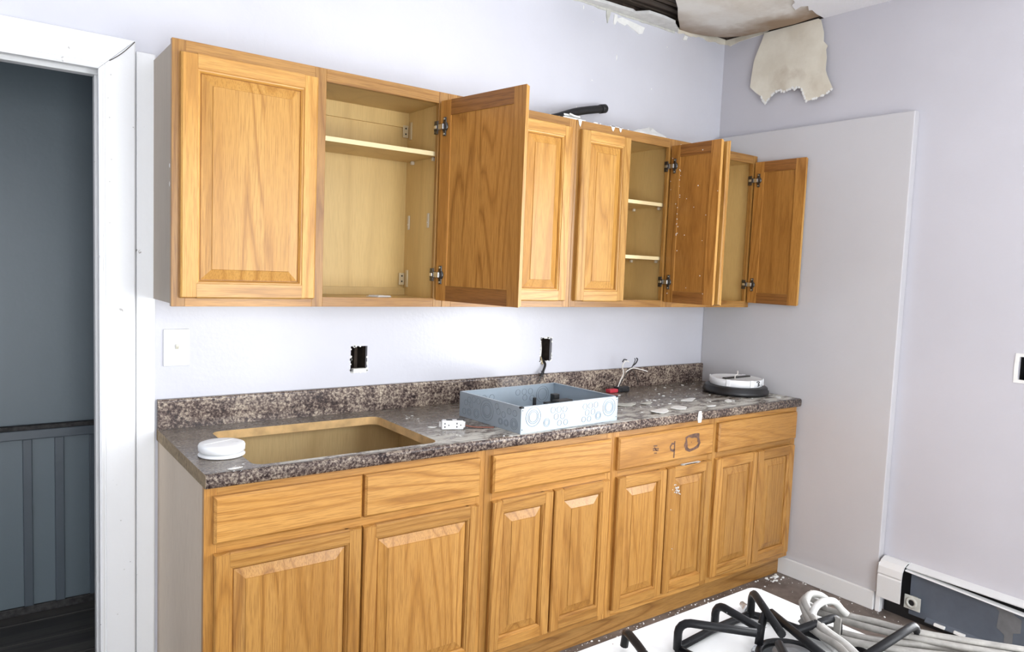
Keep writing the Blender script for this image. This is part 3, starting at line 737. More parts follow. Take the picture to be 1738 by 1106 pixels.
# ------------------------------------------------------------------ base cabinets
YB = -.620
def base_cab(label, x0, x1, drawers, doors, mids):
    SB = SIDE_B
    c = thing('base_cabinet', ((x0+x1)/2, -.3, 0), label, 'cabinet', 'oak base cabinets in a row')
    yb = YB+.019
    left = x0 < -2.8
    for xa, xb, m_ in ((x0+.002, x0+.016, SB if left else MAPLE_BRIGHT), (x1-.014, x1, MAPLE_BRIGHT)):
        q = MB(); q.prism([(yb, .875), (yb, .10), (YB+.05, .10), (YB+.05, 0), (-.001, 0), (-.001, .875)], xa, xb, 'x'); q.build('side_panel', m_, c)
    MB().box(x0+.016, x1-.014, -.012, -.006, .0, .86).build('back_panel', MAPLE_BRIGHT, c)
    MB().box(x0+.016, x1-.014, yb, -.012, .10, .114).build('bottom_panel', MAPLE_BRIGHT, c)
    st = [(x0, x0+.034)] + mids + [(x1-.034, x1)]
    for za, zb in ((.098, .136), (.672, .722), (.838, .875)):
        MB().box(x0+.034, x1-.034, YB, YB+.019, za, zb, 0, .0008).build('frame_rail', OAK_BH, c)
    MB().box(x0, x0+.034, YB, YB+.019, .098, .8752, 0, .001).build('frame_stile', OAK_BV, c)
    MB().box(x1-.034, x1, YB, YB+.019, .098, .8752, 0, .001).build('frame_stile', OAK_BV, c)
    for xa, xb in mids: MB().box(xa, xb, YB, YB+.019, .7222, .8378, 0, .001).build('frame_stile', OAK_BV, c)
    dd = []
    for xa, xb in drawers:
        q = MB(); t = T; e = .007
        za, zb = .713, .848
        y0 = YB-.0005
        vs = [(xa, y0, za), (xb, y0, za), (xb, y0, zb), (xa, y0, zb), (xa, y0-t+.006, za), (xb, y0-t+.006, za), (xb, y0-t+.006, zb), (xa, y0-t+.006, zb),
              (xa+e, y0-t, za+e), (xb-e, y0-t, za+e), (xb-e, y0-t, zb-e), (xa+e, y0-t, zb-e)]
        fs = [(0, 1, 2, 3), (8, 9, 10, 11)] + [(i, (i+1) % 4, 4+(i+1) % 4, 4+i) for i in range(4)] + [(4+i, 4+(i+1) % 4, 8+(i+1) % 4, 8+i) for i in range(4)]
        q.add(vs, fs); dd.append(q.build('drawer_front', OAK_BH, c))
    for xa, xb in doors:
        make_door(c, Vector((xa, YB-.0005, .127))-c.location, 0, 0, xb-xa, .557, OAK_BV, OAK_BH, .052)
    return c, dd
XB = [-2.838, -1.904, -1.285, -.653, -.002]
b1, d1 = base_cab('widest oak base cabinet at the left end, under the empty sink cut-out', XB[0], XB[1]-.0005, [(-2.815, -2.375), (-2.365, -1.932)], [(-2.813, -2.373), (-2.366, -1.929)], [(-2.39, -2.35)])
b2, d2 = base_cab('oak base cabinet below the grey metal box, second from the left', XB[1]+.0005, XB[2]-.0005, [(-1.878, -1.304)], [(-1.873, -1.596), (-1.588, -1.302)], [])
b3, d3 = base_cab('oak base cabinet with scorched marks on its drawer front', XB[2]+.0005, XB[3]-.0005, [(-1.265, -.672)], [(-1.258, -.968), (-.960, -.672)], [])
b4, d4 = base_cab('oak base cabinet at the right end against the wall panel', XB[3]+.0005, XB[4], [(-.632, -.018)], [(-.635, -.328), (-.320, -.022)], [])
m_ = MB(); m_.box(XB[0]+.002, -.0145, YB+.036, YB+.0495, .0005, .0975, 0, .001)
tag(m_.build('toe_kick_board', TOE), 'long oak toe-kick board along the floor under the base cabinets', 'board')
# scorched / smudged marks on the drawer front
df = d3[0]; ym = YB-.0005-T
def stroke(pts, wd, closed=False, jag=.25):
    n = len(pts); out = MB()
    L, R = [], []
    for i, p in enumerate(pts):
        a = pts[max(i-1, 0)]; b = pts[min(i+1, n-1)]
        if closed and i in (0, n-1): a, b = pts[n-2], pts[1]
        tx, tz = b[0]-a[0], b[1]-a[1]; l = math.hypot(tx, tz) or 1
        ww = wd*(1+jag*(random.random()-.5)*2)
        if closed and i == n-1: L.append(L[0]); R.append(R[0]); continue
        L.append((p[0]-tz/l*ww, p[1]+tx/l*ww)); R.append((p[0]+tz/l*ww, p[1]-tx/l*ww))
    for i in range(n-1):
        out.add([(L[i][0], ym-.0004, L[i][1]), (L[i+1][0], ym-.0004, L[i+1][1]), (R[i+1][0], ym-.0004, R[i+1][1]), (R[i][0], ym-.0004, R[i][1])], [(0, 1, 2, 3)])
    return out
RING = [(-0.862, 0.806), (-0.845, 0.812), (-0.823, 0.810), (-0.804, 0.811), (-0.788, 0.809), (-0.781, 0.800), (-0.778, 0.784), (-0.771, 0.775), (-0.781, 0.760), (-0.806, 0.752), (-0.835, 0.748), (-0.855, 0.757), (-0.862, 0.776), (-0.859, 0.793), (-0.862, 0.806)]
m_ = stroke(RING, .0085, True, .45); m_.prism([(-.796, .806), (-.781, .819), (-.774, .816), (-.775, .79), (-.784, .79)], ym-.0005, ym-.0003, 'y'); m_.prism([(-.825+a, .783+b) for a, b in rnd_poly(6, .0035)], ym-.0005, ym-.0003, 'y')
m_.build('scorch_mark', INK, df)
m_ = stroke([(-.936, .789), (-.951, .790), (-.962, .778), (-.957, .764), (-.940, .759), (-.934, .764)], .0046); m_2 = stroke([(-.9345, .800), (-.934, .759), (-.9355, .727)], .0042)
m_.add(m_2.v, m_2.f); m_.build('scorch_mark', INK, df)
m_ = MB()
for a, b in (((-1.066, .793), (-1.043, .792)), ((-1.070, .783), (-1.033, .779)), ((-1.069, .776), (-1.034, .772)), ((-1.061, .763), (-1.043, .761)), ((-1.060, .787), (-1.045, .770))):
    q = stroke([a, b], .0023); m_.add(q.v, q.f)
m_.build('scorch_mark', INK, df)

# ------------------------------------------------------------------ countertop with sink cut-out
CX0, CX1, CY, CZ = -2.840, -.002, -.645, .914
ct = thing('countertop', ((CX0+CX1)/2, -.3, CZ-.038), 'long speckled brown laminate countertop with a sink cut-out, dusted with plaster', 'countertop')
sx0, sx1, sy0, sy1, sr = -2.697, -2.082, -.602, -.128, .035
inner = []
for cx_, cy_, a0 in ((sx1-sr, sy1-sr, 0), (sx0+sr, sy1-sr, PI/2), (sx0+sr, sy0+sr, PI), (sx1-sr, sy0+sr, 1.5*PI)):
    for k in range(7): g = a0+k*PI/12; inner.append((cx_+sr*math.cos(g), cy_+sr*math.sin(g)))
YN = CY+.020
outer = [(CX0, YN), (CX1, YN), (CX1, -.001), (CX0, -.001)]
from mathutils.geometry import tessellate_polygon
allp = [Vector((a, b, 0)) for a, b in outer] + [Vector((a, b, 0)) for a, b in reversed(inner)]
tri = tessellate_polygon([allp[:4], allp[4:]])
m_ = MB()
m_.add([(p.x, p.y, CZ) for p in allp], [tuple(t) for t in tri], 0)
m_.add([(p.x, p.y, CZ-.030) for p in allp], [tuple(t) for t in tri], 2)
ni = len(inner)
for i in range(ni):
    a, b = inner[i], inner[(i+1) % ni]
    m_.add([(a[0], a[1], CZ), (b[0], b[1], CZ), (b[0], b[1], CZ-.030), (a[0], a[1], CZ-.030)], [(0, 1, 2, 3)], 2)
m_.add([(CX0, YN, CZ), (CX0, -.001, CZ), (CX0, -.001, CZ-.030), (CX0, YN, CZ-.030)], [(0, 1, 2, 3)], 1)
m_.add([(CX1, YN, CZ), (CX1, -.001, CZ), (CX1, -.001, CZ-.030), (CX1, YN, CZ-.030)], [(0, 1, 2, 3)], 1)
# build-up strips under the left end and along the front
m_.box(CX0, CX0+.05, YN-.001, -.001, CZ-.0385, CZ-.0305, 1)
slab = m_.build('top', [COUNTER, RAWEDGE, CUTEDGE], ct)
nose = [(YN, CZ)]
for k in range(9):
    g = PI/2+k*PI/2/8; nose.append((CY+.012+.012*math.cos(g), CZ-.012+.012*math.sin(g)))
nose += [(CY, CZ-.030), (CY+.004, CZ-.0385), (CY+.022, CZ-.0385), (YN, CZ-.0305)]
m_ = MB(); m_.prism(nose, CX0+.0005, CX1, 'x', 0, True)
m_.prism([(y_, z_) for y_, z_ in nose], CX0-.0006, CX0+.0004, 'x', 1)
m_.build('front_edge', [COUNTER, RAWEDGE], ct)
bs = [(-.001, CZ), (-.021, CZ), (-.021, 1.007)]
for k in range(1, 7):
    g = k*PI/2/6; bs.append((-.021+.008*(1-math.cos(g)), 1.007+.008*math.sin(g)))
bs += [(-.001, 1.015)]
m_ = MB(); m_.prism(bs, CX0, CX1, 'x', 0, False); m_.build('backsplash', COUNTER, ct)

# ------------------------------------------------------------------ things on the counter
Z0 = CZ+.0006
# grey electrical enclosure
ang = math.radians(3.0)
bx = thing('electrical_enclosure', (-1.765, -.636, Z0), 'open grey steel electrical box with round knockouts on the countertop', 'electrical box')
bx.rotation_euler = (0, 0, ang)
W_, D_, H_, th = .508, .378, .098, .0016
def L_(mb, name, mats, par=bx): return mb.build(name, mats, par, world=False)
L_(MB().box(0, W_, 0, D_, 0, th), 'bottom_plate', BOXM)
fr = L_(MB().box(0, W_, 0, th, th, H_).box(0, W_, th, .010, H_-th, H_), 'side_wall', BOXM)
bk = L_(MB().box(0, W_, D_-th, D_, th, H_).box(0, W_, D_-.010, D_-th, H_-th, H_), 'side_wall', BOXM)
lf = L_(MB().box(0, th, th, D_-th, th, H_).box(th, .010, .010, D_-.010, H_-th, H_), 'side_wall', BOXM)
rt_ = L_(MB().box(W_-th, W_, th, D_-th, th, H_).box(W_-.010, W_-th, .010, D_-.010, H_-th, H_), 'side_wall', BOXM)
def knock(par, axis, c, radii, s):
    m_ = MB()
    for r in radii: m_.ring(c, r-.0014, r, s*.0009, axis, 28)
    m_.build('knockout', BOXR, par, world=False)
def front_k(u, v, radii): knock(fr, 'y', (u, 0, v), radii, -1)
def left_k(u, v, radii): knock(lf, 'x', (0, u, v), radii, -1)
for u in (.058, W_-.050):
    front_k(u, .058, (.036, .026, .020))
for u, v, rr in ((.125, .030, (.016, .011)), (.155, .074, (.012,)), (.185, .073, (.012,)), (.215, .072, (.012,)), (.172, .048, (.012,)), (.205, .047, (.012,)), (.19, .022, (.011,)), (.222, .022, (.011,)),
                 (W_-.110, .030, (.016, .011)), (W_-.125, .074, (.012,)), (W_-.155, .073, (.012,)), (W_-.185, .072, (.012,)), (W_-.140, .048, (.012,)), (W_-.172, .047, (.012,)), (W_-.16, .022, (.011,)), (W_-.19, .022, (.011,))):
    front_k(u, v, rr)
left_k(.200, .052, (.040, .028, .021))
for u, v, rr in ((.038, .030, (.021, .015, .010)), (.082, .026, (.013, .009)), (.116, .026, (.013, .009)), (.265, .028, (.018, .012)), (.312, .026, (.014, .009)), (.345, .024, (.012,)),
                 (.035, .070, (.012,)), (.068, .072, (.012,)), (.10, .054, (.012,)), (.13, .060, (.012,)), (.14, .078, (.012,)), (.255, .078, (.012,)), (.285, .079, (.012,)), (.315, .074, (.012,)), (.30, .054, (.011,)), (.335, .06, (.011,))):
    left_k(u, v, rr)
for u, v in ((.08, .06), (.12, .06), (.16, .06), (.30, .07), (.335, .07), (.37, .07), (.34, .045), (.38, .04)):
    knock(bk, 'y', (u, D_-th, v), (.013,), -1)
for rr in ((.036, .026),): knock(bk, 'y', (.44, D_-th, .052), rr, -1)
for u in (.006, W_-.006):
    for v in (.015, .085):
        L_(MB().lathe([(.0022, -.0006), (.0022, 0)], (u, 0, v), 8, 0, 'y'), 'screw', BLACKP)
L_(MB().box(-.001, .012, -.001, .012, H_-.006, H_+.0006).box(W_-.012, W_+.001, -.001, .008, H_-.005, H_+.0006), 'corner_notch', BLACKM)
L_(MB().box(.325, .425, .15, .245, th, .050, 0, .004).box(.335, .415, .16, .20, .05, .066, 0, .003).box(.36, .39, .215, .24, .05, .082, 0, .002), 'breaker_block', BLACKP)
L_(MB().box(.232, .246, .195, .205, th, .082, 0, .003), 'bus_bar_stand', BLACKP)
# white duplex receptacle
rc = thing('receptacle', (-1.938, -.452, Z0), 'loose white duplex receptacle lying beside the grey electrical box', 'electrical outlet'); rc.rotation_euler = (0, 0, math.radians(-22))
R_ = lambda m_, n, mt: m_.build(n, mt, rc, world=False)
R_(MB().box(-.040, .040, -.012, .008, 0, .032, 0, .003), 'face', WHITEP)
R_(MB().box(-.034, .034, .008, .030, .002, .030, 0, .003), 'body', WHITEP)
R_(MB().box(-.048, .048, .006, .0085, .006, .026, 0, .001).box(.036, .048, -.004, .012, .004, .028, 0, .002), 'mounting_strap', STEEL)
m_ = MB()
for u in (-.022, .022):
    for du, dv in ((-.007, .022), (-.007, .010)): m_.box(u+du-.002, u+du+.002, -.0126, -.012, dv-.003, dv+.003)
    m_.lathe([(.0025, -.0126), (.0025, -.012)], (u+.007, 0, .016), 8, 0, 'y')
R_(m_, 'slots', BLACKP)
R_(MB().box(-.022, .0, -.004, .012, .0305, .0335, 0, .001).box(.018, .044, .0, .016, .029, .034, 0, .001), 'terminal', BLACKP)
R_(MB().tube([(.040, .012, .012), (.08, .0, .006), (.12, .0, .004), (.155, -.004, .004)], .0028, 6), 'wire', COPPER)
R_(MB().tube([(.040, .018, .010), (.08, .012, .004), (.13, .008, .004), (.16, .002, .004)], .0022, 6), 'wire', BLACKP)
# smoke alarm
sa = thing('smoke_alarm', (-2.745, -.445, Z0), 'round white smoke alarm lying on the counter left of the sink cut-out', 'smoke alarm')
A_ = lambda m_, n, mt: m_.build(n, mt, sa, world=False)
A_(MB().lathe([(.058, 0), (.066, .002), (.067, .005), (.060, .009), (.050, .011)], (0, 0, 0), 48), 'base_plate', WHITEP)
A_(MB().lathe([(.052, .011), (.061, .013), (.066, .017), (.0665, .031), (.064, .036), (.057, .0385), (.03, .0395), (.001, .040)], (0, 0, 0), 48), 'cover', WHITEP)
m_ = MB()
for k in range(5): m_.box(.026+.004*k, .027+.004*k, -.020, -.008, .0385, .0397)
m_.tube([(-.056, -.012, .0392), (-.02, -.004, .0405), (.02, .012, .0402), (.045, .03, .0392)], .0008, 5, sub=3)
A_(m_, 'vent_slots', TRIM_G)
# loose outlet box with wires behind the enclosure
ob = thing('wired_outlet', (-.765, -.105, Z0), 'black and red outlet with loose twisted wires behind the grey electrical box', 'electrical outlet')
O_ = lambda m_, n, mt: m_.build(n, mt, ob, world=False)
O_(MB().box(-.002, .075, -.02, .02, 0, .026, 0, .004).box(.02, .055, -.024, .024, .004, .020, 0, .003), 'body', BLACKP)
O_(MB().box(-.058, -.0025, -.018, .016, 0, .018, 0, .004), 'red_cap', REDP)
O_(MB().tube([(.01, 0, .024), (.024, -.004, .06), (.035, -.01, .095), (.022, -.012, .130), (.040, -.014, .155), (.062, -.016, .150)], .0028, 6), 'wire', WIREW)
O_(MB().tube([(.02, .004, .024), (.06, .0, .08), (.10, -.006, .125), (.115, -.008, .155), (.108, -.01, .165)], .0022, 6), 'wire', BLACKP)
O_(MB().tube([(.045, -.014, .100), (.085, -.02, .118), (.13, -.03, .112), (.175, -.04, .100)], .0026, 6), 'wire', WIREW)
O_(MB().tube([(.10, -.008, .128), (.118, -.01, .14), (.13, -.01, .158), (.122, -.01, .166)], .0032, 6).tube([(.022, -.012, .150), (.03, -.014, .163), (.05, -.014, .160)], .0028, 6), 'wire', BLACKM)
O_(MB().tube([(.10, -.002, .11), (.125, .0, .085), (.15, .004, .05), (.165, .008, .02)], .0016, 5), 'wire', BLACKP)
# flush ceiling light lying upside down
cl = thing('ceiling_light', (-.172, -.372, Z0), 'round ceiling light lying face down by the right wall, white housing on a black ring', 'light fixture')
C_ = lambda m_, n, mt: m_.build(n, mt, cl, world=False)
C_(MB().lathe([(.150, 0), (.162, .003), (.165, .010), (.164, .022), (.158, .026), (.157, .036), (.151, .041), (.125, .043)], (0, 0, 0), 56), 'trim_ring', BLACKP)
LZ = .010
C_0 = C_
def C_(m_, n, mt):
    m_.v = [(a, b, c+LZ) for a, b, c in m_.v]; return C_0(m_, n, mt)
C_(MB().lathe([(.126, .033), (.130, .035), (.131, .066), (.128, .069), (.122, .0685), (.118, .066), (.02, .066)], (0, 0, 0), 56), 'housing', WHITEP)
C_(MB().box(-.10, .105, -.012, .010, .0665, .074, 0, .002), 'mounting_bar', HINGEM)
for a in (0.35, 2.0, 3.5, 4.4, 5.4):
    ca, sa_ = math.cos(a), math.sin(a)
    xf = Matrix.Rotation(a, 4, 'Z') @ Matrix.Translation((.131, 0, .052))
    C_(MB().box(0, .004, -.010, .010, -.016, .019, 0, .001, xf), 'clip', WHITEP)
C_(MB().tube([(-.05, -.03, .068), (-.035, -.02, .083), (-.005, -.01, .086), (.01, 0, .100), (.018, .004, .092), (.025, .01, .07)], .0028, 6), 'wire', WIREW)
C_(MB().tube([(-.012, -.1325, .062), (.0, -.1345, .066), (.008, -.1345, .060), (.0, -.1345, .054), (.008, -.1345, .048), (-.002, -.1335, .042)], .0022, 5), 'wire', BLACKP)
# plaster flakes on the counter
def flake(name, x, y, z, sx, sy, n, label, mat, group, ang=0.0, curl=.004, thick=.0022, tilt=0.0):
    m_ = MB(); rng = random.Random(int(abs(x*7919+y*104729)*100))
    pts = rnd_poly(n, 1.0, 1, 1, .45, rng)
    top, bot = [], []
    for a, b in pts + [(0, 0)]:
        zc = curl*(a*a) + tilt*(a+1)
        top.append((a*sx, b*sy, zc+thick)); bot.append((a*sx, b*sy, zc))
    vs = bot+top; k = n+1
    fs = [((i+1) % n, i, n) for i in range(n)] + [(k+i, k+(i+1) % n, k+n) for i in range(n)] + [(i, (i+1) % n, k+(i+1) % n, k+i) for i in range(n)]
    m_.add(vs, fs)
    o = m_.build(name, mat); o.location = (x, y, z); o.rotation_euler = (0, 0, ang)
    return tag(o, label, 'debris', group)
GF = 'plaster flakes on the countertop'
for x, y, sx, sy, a, lab, mt, cu in (
    (-.955, -.565, .072, .045, .1, 'large white plaster flake at the counter front edge, right of the electrical box', PLASTER, .010),
    (-.81, -.545, .075, .036, .3, 'long pale plaster flake just left of the chip hanging over the counter edge', PLASTER, .008),
    (-.985, -.38, .068, .042, -.2, 'greyish beige plaster flake with dark crumbs, nearest the electrical box', PLASTER_G, .007),
    (-.865, -.40, .05, .026, .2, 'small curled plaster flake in the middle of the dusty counter', PLASTER_G, .006),
    (-.60, -.42, .07, .030, .2, 'flat white plaster flake in front of the backsplash, left of the ceiling light', PLASTER, .003),
    (-.44, -.53, .050, .020, .5, 'thin white plaster flake under the near side of the ceiling light', PLASTER, .003),
    (-.62, -.575, .045, .016, .1, 'narrow white plaster flake along the counter edge, right of the hanging chip', PLASTER, .003),
    (-.10, -.575, .040, .016, .6, 'white plaster flake at the right end of the counter', PLASTER, .003)):
    flake('plaster_flake', x, y, Z0, sx, sy, 9, lab, mt, GF, a, cu)
m_ = MB(); m_.prism([(-.797, .918), (-.781, .919), (-.775, .895), (-.779, .868), (-.797, .868), (-.803, .885)], CY-.004, CY-.0012, 'y')
tag(m_.build('plaster_chip', PLASTER), 'white plaster chip hanging over the front edge of the counter', 'debris', GF)
m_ = MB(); rng = random.Random(3)
def crumbs(m_, n, fx, fy, z, r0, r1, flat=.35):
    for _ in range(n):
        x, y = fx(), fy(); r = r0+(r1-r0)*rng.random()**2.5
        pts = rnd_poly(6, r, 1, .8, .5, rng); o = len(m_.v)
        m_.add([(x+a, y+b, z) for a, b in pts] + [(x+a*.7, y+b*.7, z+r*flat) for a, b in pts],
               [tuple(reversed(range(6))), tuple(range(6, 12))] + [(i, (i+1) % 6, 6+(i+1) % 6, 6+i) for i in range(6)])
def cx_():
    return -1.22+1.15*rng.random()**.8
def keep(m_, z, n, r0, r1):
    k = 0
    while k < n:
        x = cx_(); y = -.60+.55*rng.random()
        if math.hypot(x+.172, y+.372) < .175: continue
        if x < -1.23 or (-.84 < x < -.67 and -.14 < y < -.07): continue
        crumbs(m_, 1, lambda: x, lambda: y, z, r0, r1, .25); k += 1
keep(m_, Z0, 150, .002, .012)
for x0, y0, n in ((-1.98, -.20, 16), (-1.99, -.30, 10), (-1.97, -.56, 10), (-2.74, -.615, 6), (-1.83, -.60, 8)):
    crumbs(m_, n, lambda: x0+.05*(rng.random()-.5), lambda: min(-.05, y0+.09*(rng.random()-.5)), Z0, .002, .008, .2)
tag(m_.build('plaster_crumbs', PLASTER), 'small white plaster crumbs scattered over the countertop', 'debris', None, 'stuff')
flake('plaster_flake', -2.755, -.612, Z0, .026, .010, 8, 'white plaster flake at the left counter edge in front of the smoke alarm', PLASTER, GF, .2, .001)
flake('plaster_flake', -1.99, -.40, Z0, .022, .012, 8, 'white paint flake on the counter left of the loose receptacle', PLASTER, GF, -.4, .001)

# ------------------------------------------------------------------ things in and on the wall cabinets
ZS = ZB+.0305
m_ = MB(); m_.box(-.033, .033, -.035, .03, 0, .002).box(-.03, .028, -.037, .02, .002, .006, 0, .001)
o = m_.build('paper_booklet', WHITEP); o.location = (-2.115, -.185, ZS); o.rotation_euler = (0, 0, .25); tag(o, 'small white folded paper lying inside the open left cabinet', 'paper')
zt_ = ZT-.024+.0005
m_ = MB(); m_.tube([(-1.40, -.17, zt_+.019), (-1.26, -.135, zt_+.055), (-1.08, -.085, zt_+.118), (-.875, -.037, zt_+.170)], .0185, 14, sub=8)
m_.lathe([(.0135, 0), (.0165, .002), (.0165, .03), (.015, .034)], (0, 0, 0), 14) if False else None
bat = m_.build('black_bar', BLACKM); tag(bat, 'black rubber-covered bar lying on top of the wall cabinets', 'bar')
d_ = Vector((.205, .048, .05)).normalized(); e_ = Vector((-.875, -.037, zt_+.170))
MB().tube([e_-d_*.035, e_+d_*.004], .0215, 14, sub=1).build('end_cap', BLACKM, bat)
def tflake(x, y, z, sx, sy, a, lab, cu=.012, tilt=0.0, mt=PLASTER):
    return flake('plaster_flake', x, y, z, sx, sy, 10, lab, mt, 'plaster flakes on the wall cabinets', a, cu, .006, tilt)
tflake(-1.27, -.262, ZT+.0005, .085, .036, .0, 'white plaster flake on the cabinet top under the black bar', .008)
tflake(-1.265, -.264, ZT+.0130, .075, .030, .4, 'smaller white flake stacked on the flake under the black bar', .006)
m_ = MB(); rng = random.Random(2)
tA, tB, tC = Vector((-.91, -.272, ZT+.0008)), Vector((-.703, -.284, ZT+.0008)), Vector((-.712, -.18, ZT+.058))
edge_ = []
for p_, q_, k_ in ((tA, tB, 5), (tB, tC, 5), (tC, tA, 7)):
    for t_ in range(k_):
        e_ = p_.lerp(q_, t_/k_); jit = Vector(((rng.random()-.5)*.008, 0, max(0, (rng.random()-.3)*.006))) if t_ else Vector((0, 0, 0)); edge_.append(e_+jit)
nn = (tB-tA).cross(tC-tA).normalized()*.006; ne = len(edge_); cen = (tA+tB+tC)/3
m_.add(edge_+[p+nn for p in edge_]+[cen, cen+nn], [(i, (i+1) % ne, 2*ne) for i in range(ne)]+[(ne+i, ne+(i+1) % ne, 2*ne+1) for i in range(ne)]+[(i, (i+1) % ne, ne+(i+1) % ne, ne+i) for i in range(ne)])
tag(m_.build('plaster_flake', PLASTER), 'long white triangular plaster flake tipped up on the cabinet top, above the shelves', 'debris', 'plaster flakes on the wall cabinets')
tflake(-1.15, -.28, ZT+.0005, .016, .012, .1, 'tiny plaster crumb on the cabinet top, right of the black bar', .002)
m_ = MB(); 
for x_, h_, w_ in ((-1.062, .020, .012), (-1.016, .018, .009), (-1.255, .028, .010)):
    m_.prism([(x_-w_, ZT+.003), (x_+w_, ZT+.003), (x_+w_*.6, ZT-h_*.5), (x_+.002, ZT-h_), (x_-w_*.5, ZT-h_*.6)], YU-.004, YU-.0012, 'y')
m_.box(-1.08, -1.0, YU-.004, YU+.02, ZT+.0006, ZT+.003)
tag(m_.build('plaster_drip', PLASTER), 'white plaster scraps hanging over the cabinet top edge', 'debris', 'plaster flakes on the wall cabinets')
m_ = MB(); m_.prism([(-.006, .004), (.006, .004), (.003, -.022), (-.002, -.026)], -.003, 0, 'y'); o = m_.build('plaster_drip', PLASTER); o.location = (-.662, -.345, DZ+DH+.001)
tag(o, 'white scrap hanging on the top of the open door right of the shelves', 'debris', 'plaster flakes on the wall cabinets')
m_ = MB(); rng = random.Random(11)
crumbs(m_, 60, lambda: -1.86+1.2*rng.random(), lambda: YU+.003+.012*rng.random(), ZT+.0004, .0015, .005, .8)
tag(m_.build('plaster_crumbs', PLASTER), 'tiny white plaster crumbs along the top of the wall cabinets', 'debris', None, 'stuff')
# plaster specks stuck to the inner side of the open door right of the shelves, white smears on a base door
rng = random.Random(5); dE = [o for o in cab3.children if o.name.startswith('door')][1]; m_ = MB()
for k in range(34):
    u = -.055-.012*rng.random() if k < 16 else -.29*rng.random(); v = .30+.42*rng.random() if k < 22 else .73*rng.random(); r = .0015+.002*rng.random()
    m_.prism([(u+a, v+b) for a, b in rnd_poly(5, r, 1, 1, .3, rng)], .0002, .0016, 'y')
o = m_.build('plaster_specks', PLASTER, dE, world=False); o['kind'] = 'stuff'
dS = [o for o in b3.children if o.name.startswith('door')][1]; m_ = MB()
for k in range(20):
    u = .048+.035*rng.random() if k < 14 else .02+.03*rng.random(); v = .44+.03*rng.random()-(.4*(u-.06)) if k < 14 else .12+.40*rng.random(); r = .0014+.0026*rng.random() if k < 14 else .0012+.0015*rng.random()
    m_.prism([(u+a, v+b) for a, b in rnd_poly(6, r, 1, 1.3, .4, rng)], -T-.0012, -T+.004, 'y')
for k in range(18):
    m_.prism([(.09+.12*rng.random()+a, .5585+b) for a, b in rnd_poly(5, .004, 1, .6, .4, rng)], -T+.003, -.002, 'y')
o = m_.build('plaster_specks', PLASTER, dS, world=False); o['kind'] = 'stuff'

# ------------------------------------------------------------------ wall fittings
sw = thing('light_switch', (-2.778, 0, 1.19), 'white light switch plate left of the sink cut-out', 'light switch')
MB().box(-2.820, -2.736, -.007, -.0008, 1.127, 1.254, 0, .003).build('cover_plate', WHITEP, sw)
MB().box(-2.7845, -2.7715, -.0085, -.0071, 1.178, 1.203, 0, .0005).build('toggle_slot', TRIM_G, sw)
MB().prism([(-.0071, 1.184), (-.0071, 1.198), (-.021, 1.203), (-.021, 1.196)], -2.7825, -2.7735, 'x').build('toggle', IVORY, sw)
for z in (1.160, 1.221): MB().lathe([(.0035, -.0082), (.0035, -.0071)], (-2.778, 0, z), 10, 0, 'y').build('screw', TRIM_G, sw)
# frayed wires from the right-hand cut-out in the back wall
fw_ = thing('frayed_wires', (-1.141, 0.0, 1.08), 'frayed black wires hanging out of the right cut-out in the back wall', 'wires')
m_ = MB(); hx = -1.150
MB().tube([(hx, .05, 1.13), (hx-.004, .02, 1.09), (hx-.003, -.012, 1.062), (hx-.018, -.022, 1.035), (hx-.03, -.025, 1.015)], .006, 7).build('cable', BLACKM, fw_)
MB().tube([(hx+.004, .05, 1.12), (hx-.010, .012, 1.085), (hx-.016, -.008, 1.06)], .0045, 6).build('cable', BRASSY, fw_)
for e in ((-.045, -.028, .985), (-.058, -.03, .972), (-.016, -.03, .975), (.0, -.03, 1.015), (-.055, -.03, 1.022), (-.042, -.034, 1.035), (-.05, -.026, 1.005)):
    MB().tube([(hx-.012, -.02, 1.042), (hx-.022+e[0]*.3, -.03, 1.02+(e[2]-1.02)*.3), (hx+e[0], e[1], e[2])], lambda t: .0030-.0018*t, 5, sub=4).build('wire', BLACKP, fw_)
MB().tube([(hx+.012, .05, 1.165), (hx+.002, .03, 1.13), (hx-.008, .02, 1.10)], .004, 6).build('wire', WIREW, fw_)

# hanging flap of torn paper on the right wall
FL = [(-0.265, 2.789), (-0.389, 2.789), (-0.57, 2.789), (-0.584, 2.779), (-0.605, 2.714), (-0.608, 2.672), (-0.631, 2.646), (-0.625, 2.628), (-0.633, 2.588), (-0.633, 2.53), (-0.645, 2.499), (-0.664, 2.462), (-0.679, 2.433), (-0.65, 2.41), (-0.603, 2.398), (-0.55, 2.389), (-0.537, 2.416), (-0.517, 2.454), (-0.493, 2.472), (-0.477, 2.46), (-0.465, 2.472), (-0.437, 2.464), (-0.403, 2.46), (-0.39, 2.475), (-0.355, 2.468), (-0.333, 2.449), (-0.305, 2.419), (-0.291, 2.434), (-0.274, 2.461), (-0.238, 2.487), (-0.204, 2.519), (-0.206, 2.58), (-0.213, 2.657), (-0.233, 2.71), (-0.252, 2.753)]
tri = tessellate_polygon([[Vector((a, b, 0)) for a, b in FL]])
bm = bmesh.new(); vs = [bm.verts.new((0, a, b)) for a, b in FL]
for t in tri: bm.faces.new([vs[i] for i in t])
bmesh.ops.subdivide_edges(bm, edges=[e for e in bm.edges if not e.is_boundary], cuts=3, use_grid_fill=True)
bmesh.ops.triangulate(bm, faces=bm.faces[:]); bm.verts.index_update()
def flapx(y, z): return .028 - .020*min(1, max(0, (2.79-z)/.40))**1.5 - .006*math.sin((y+.2)*14)*min(1, (2.79-z)/.3)
vv = [(flapx(q.co.y, q.co.z), q.co.y, q.co.z) for q in bm.verts]; ff = [[q.index for q in f.verts] for f in bm.faces]
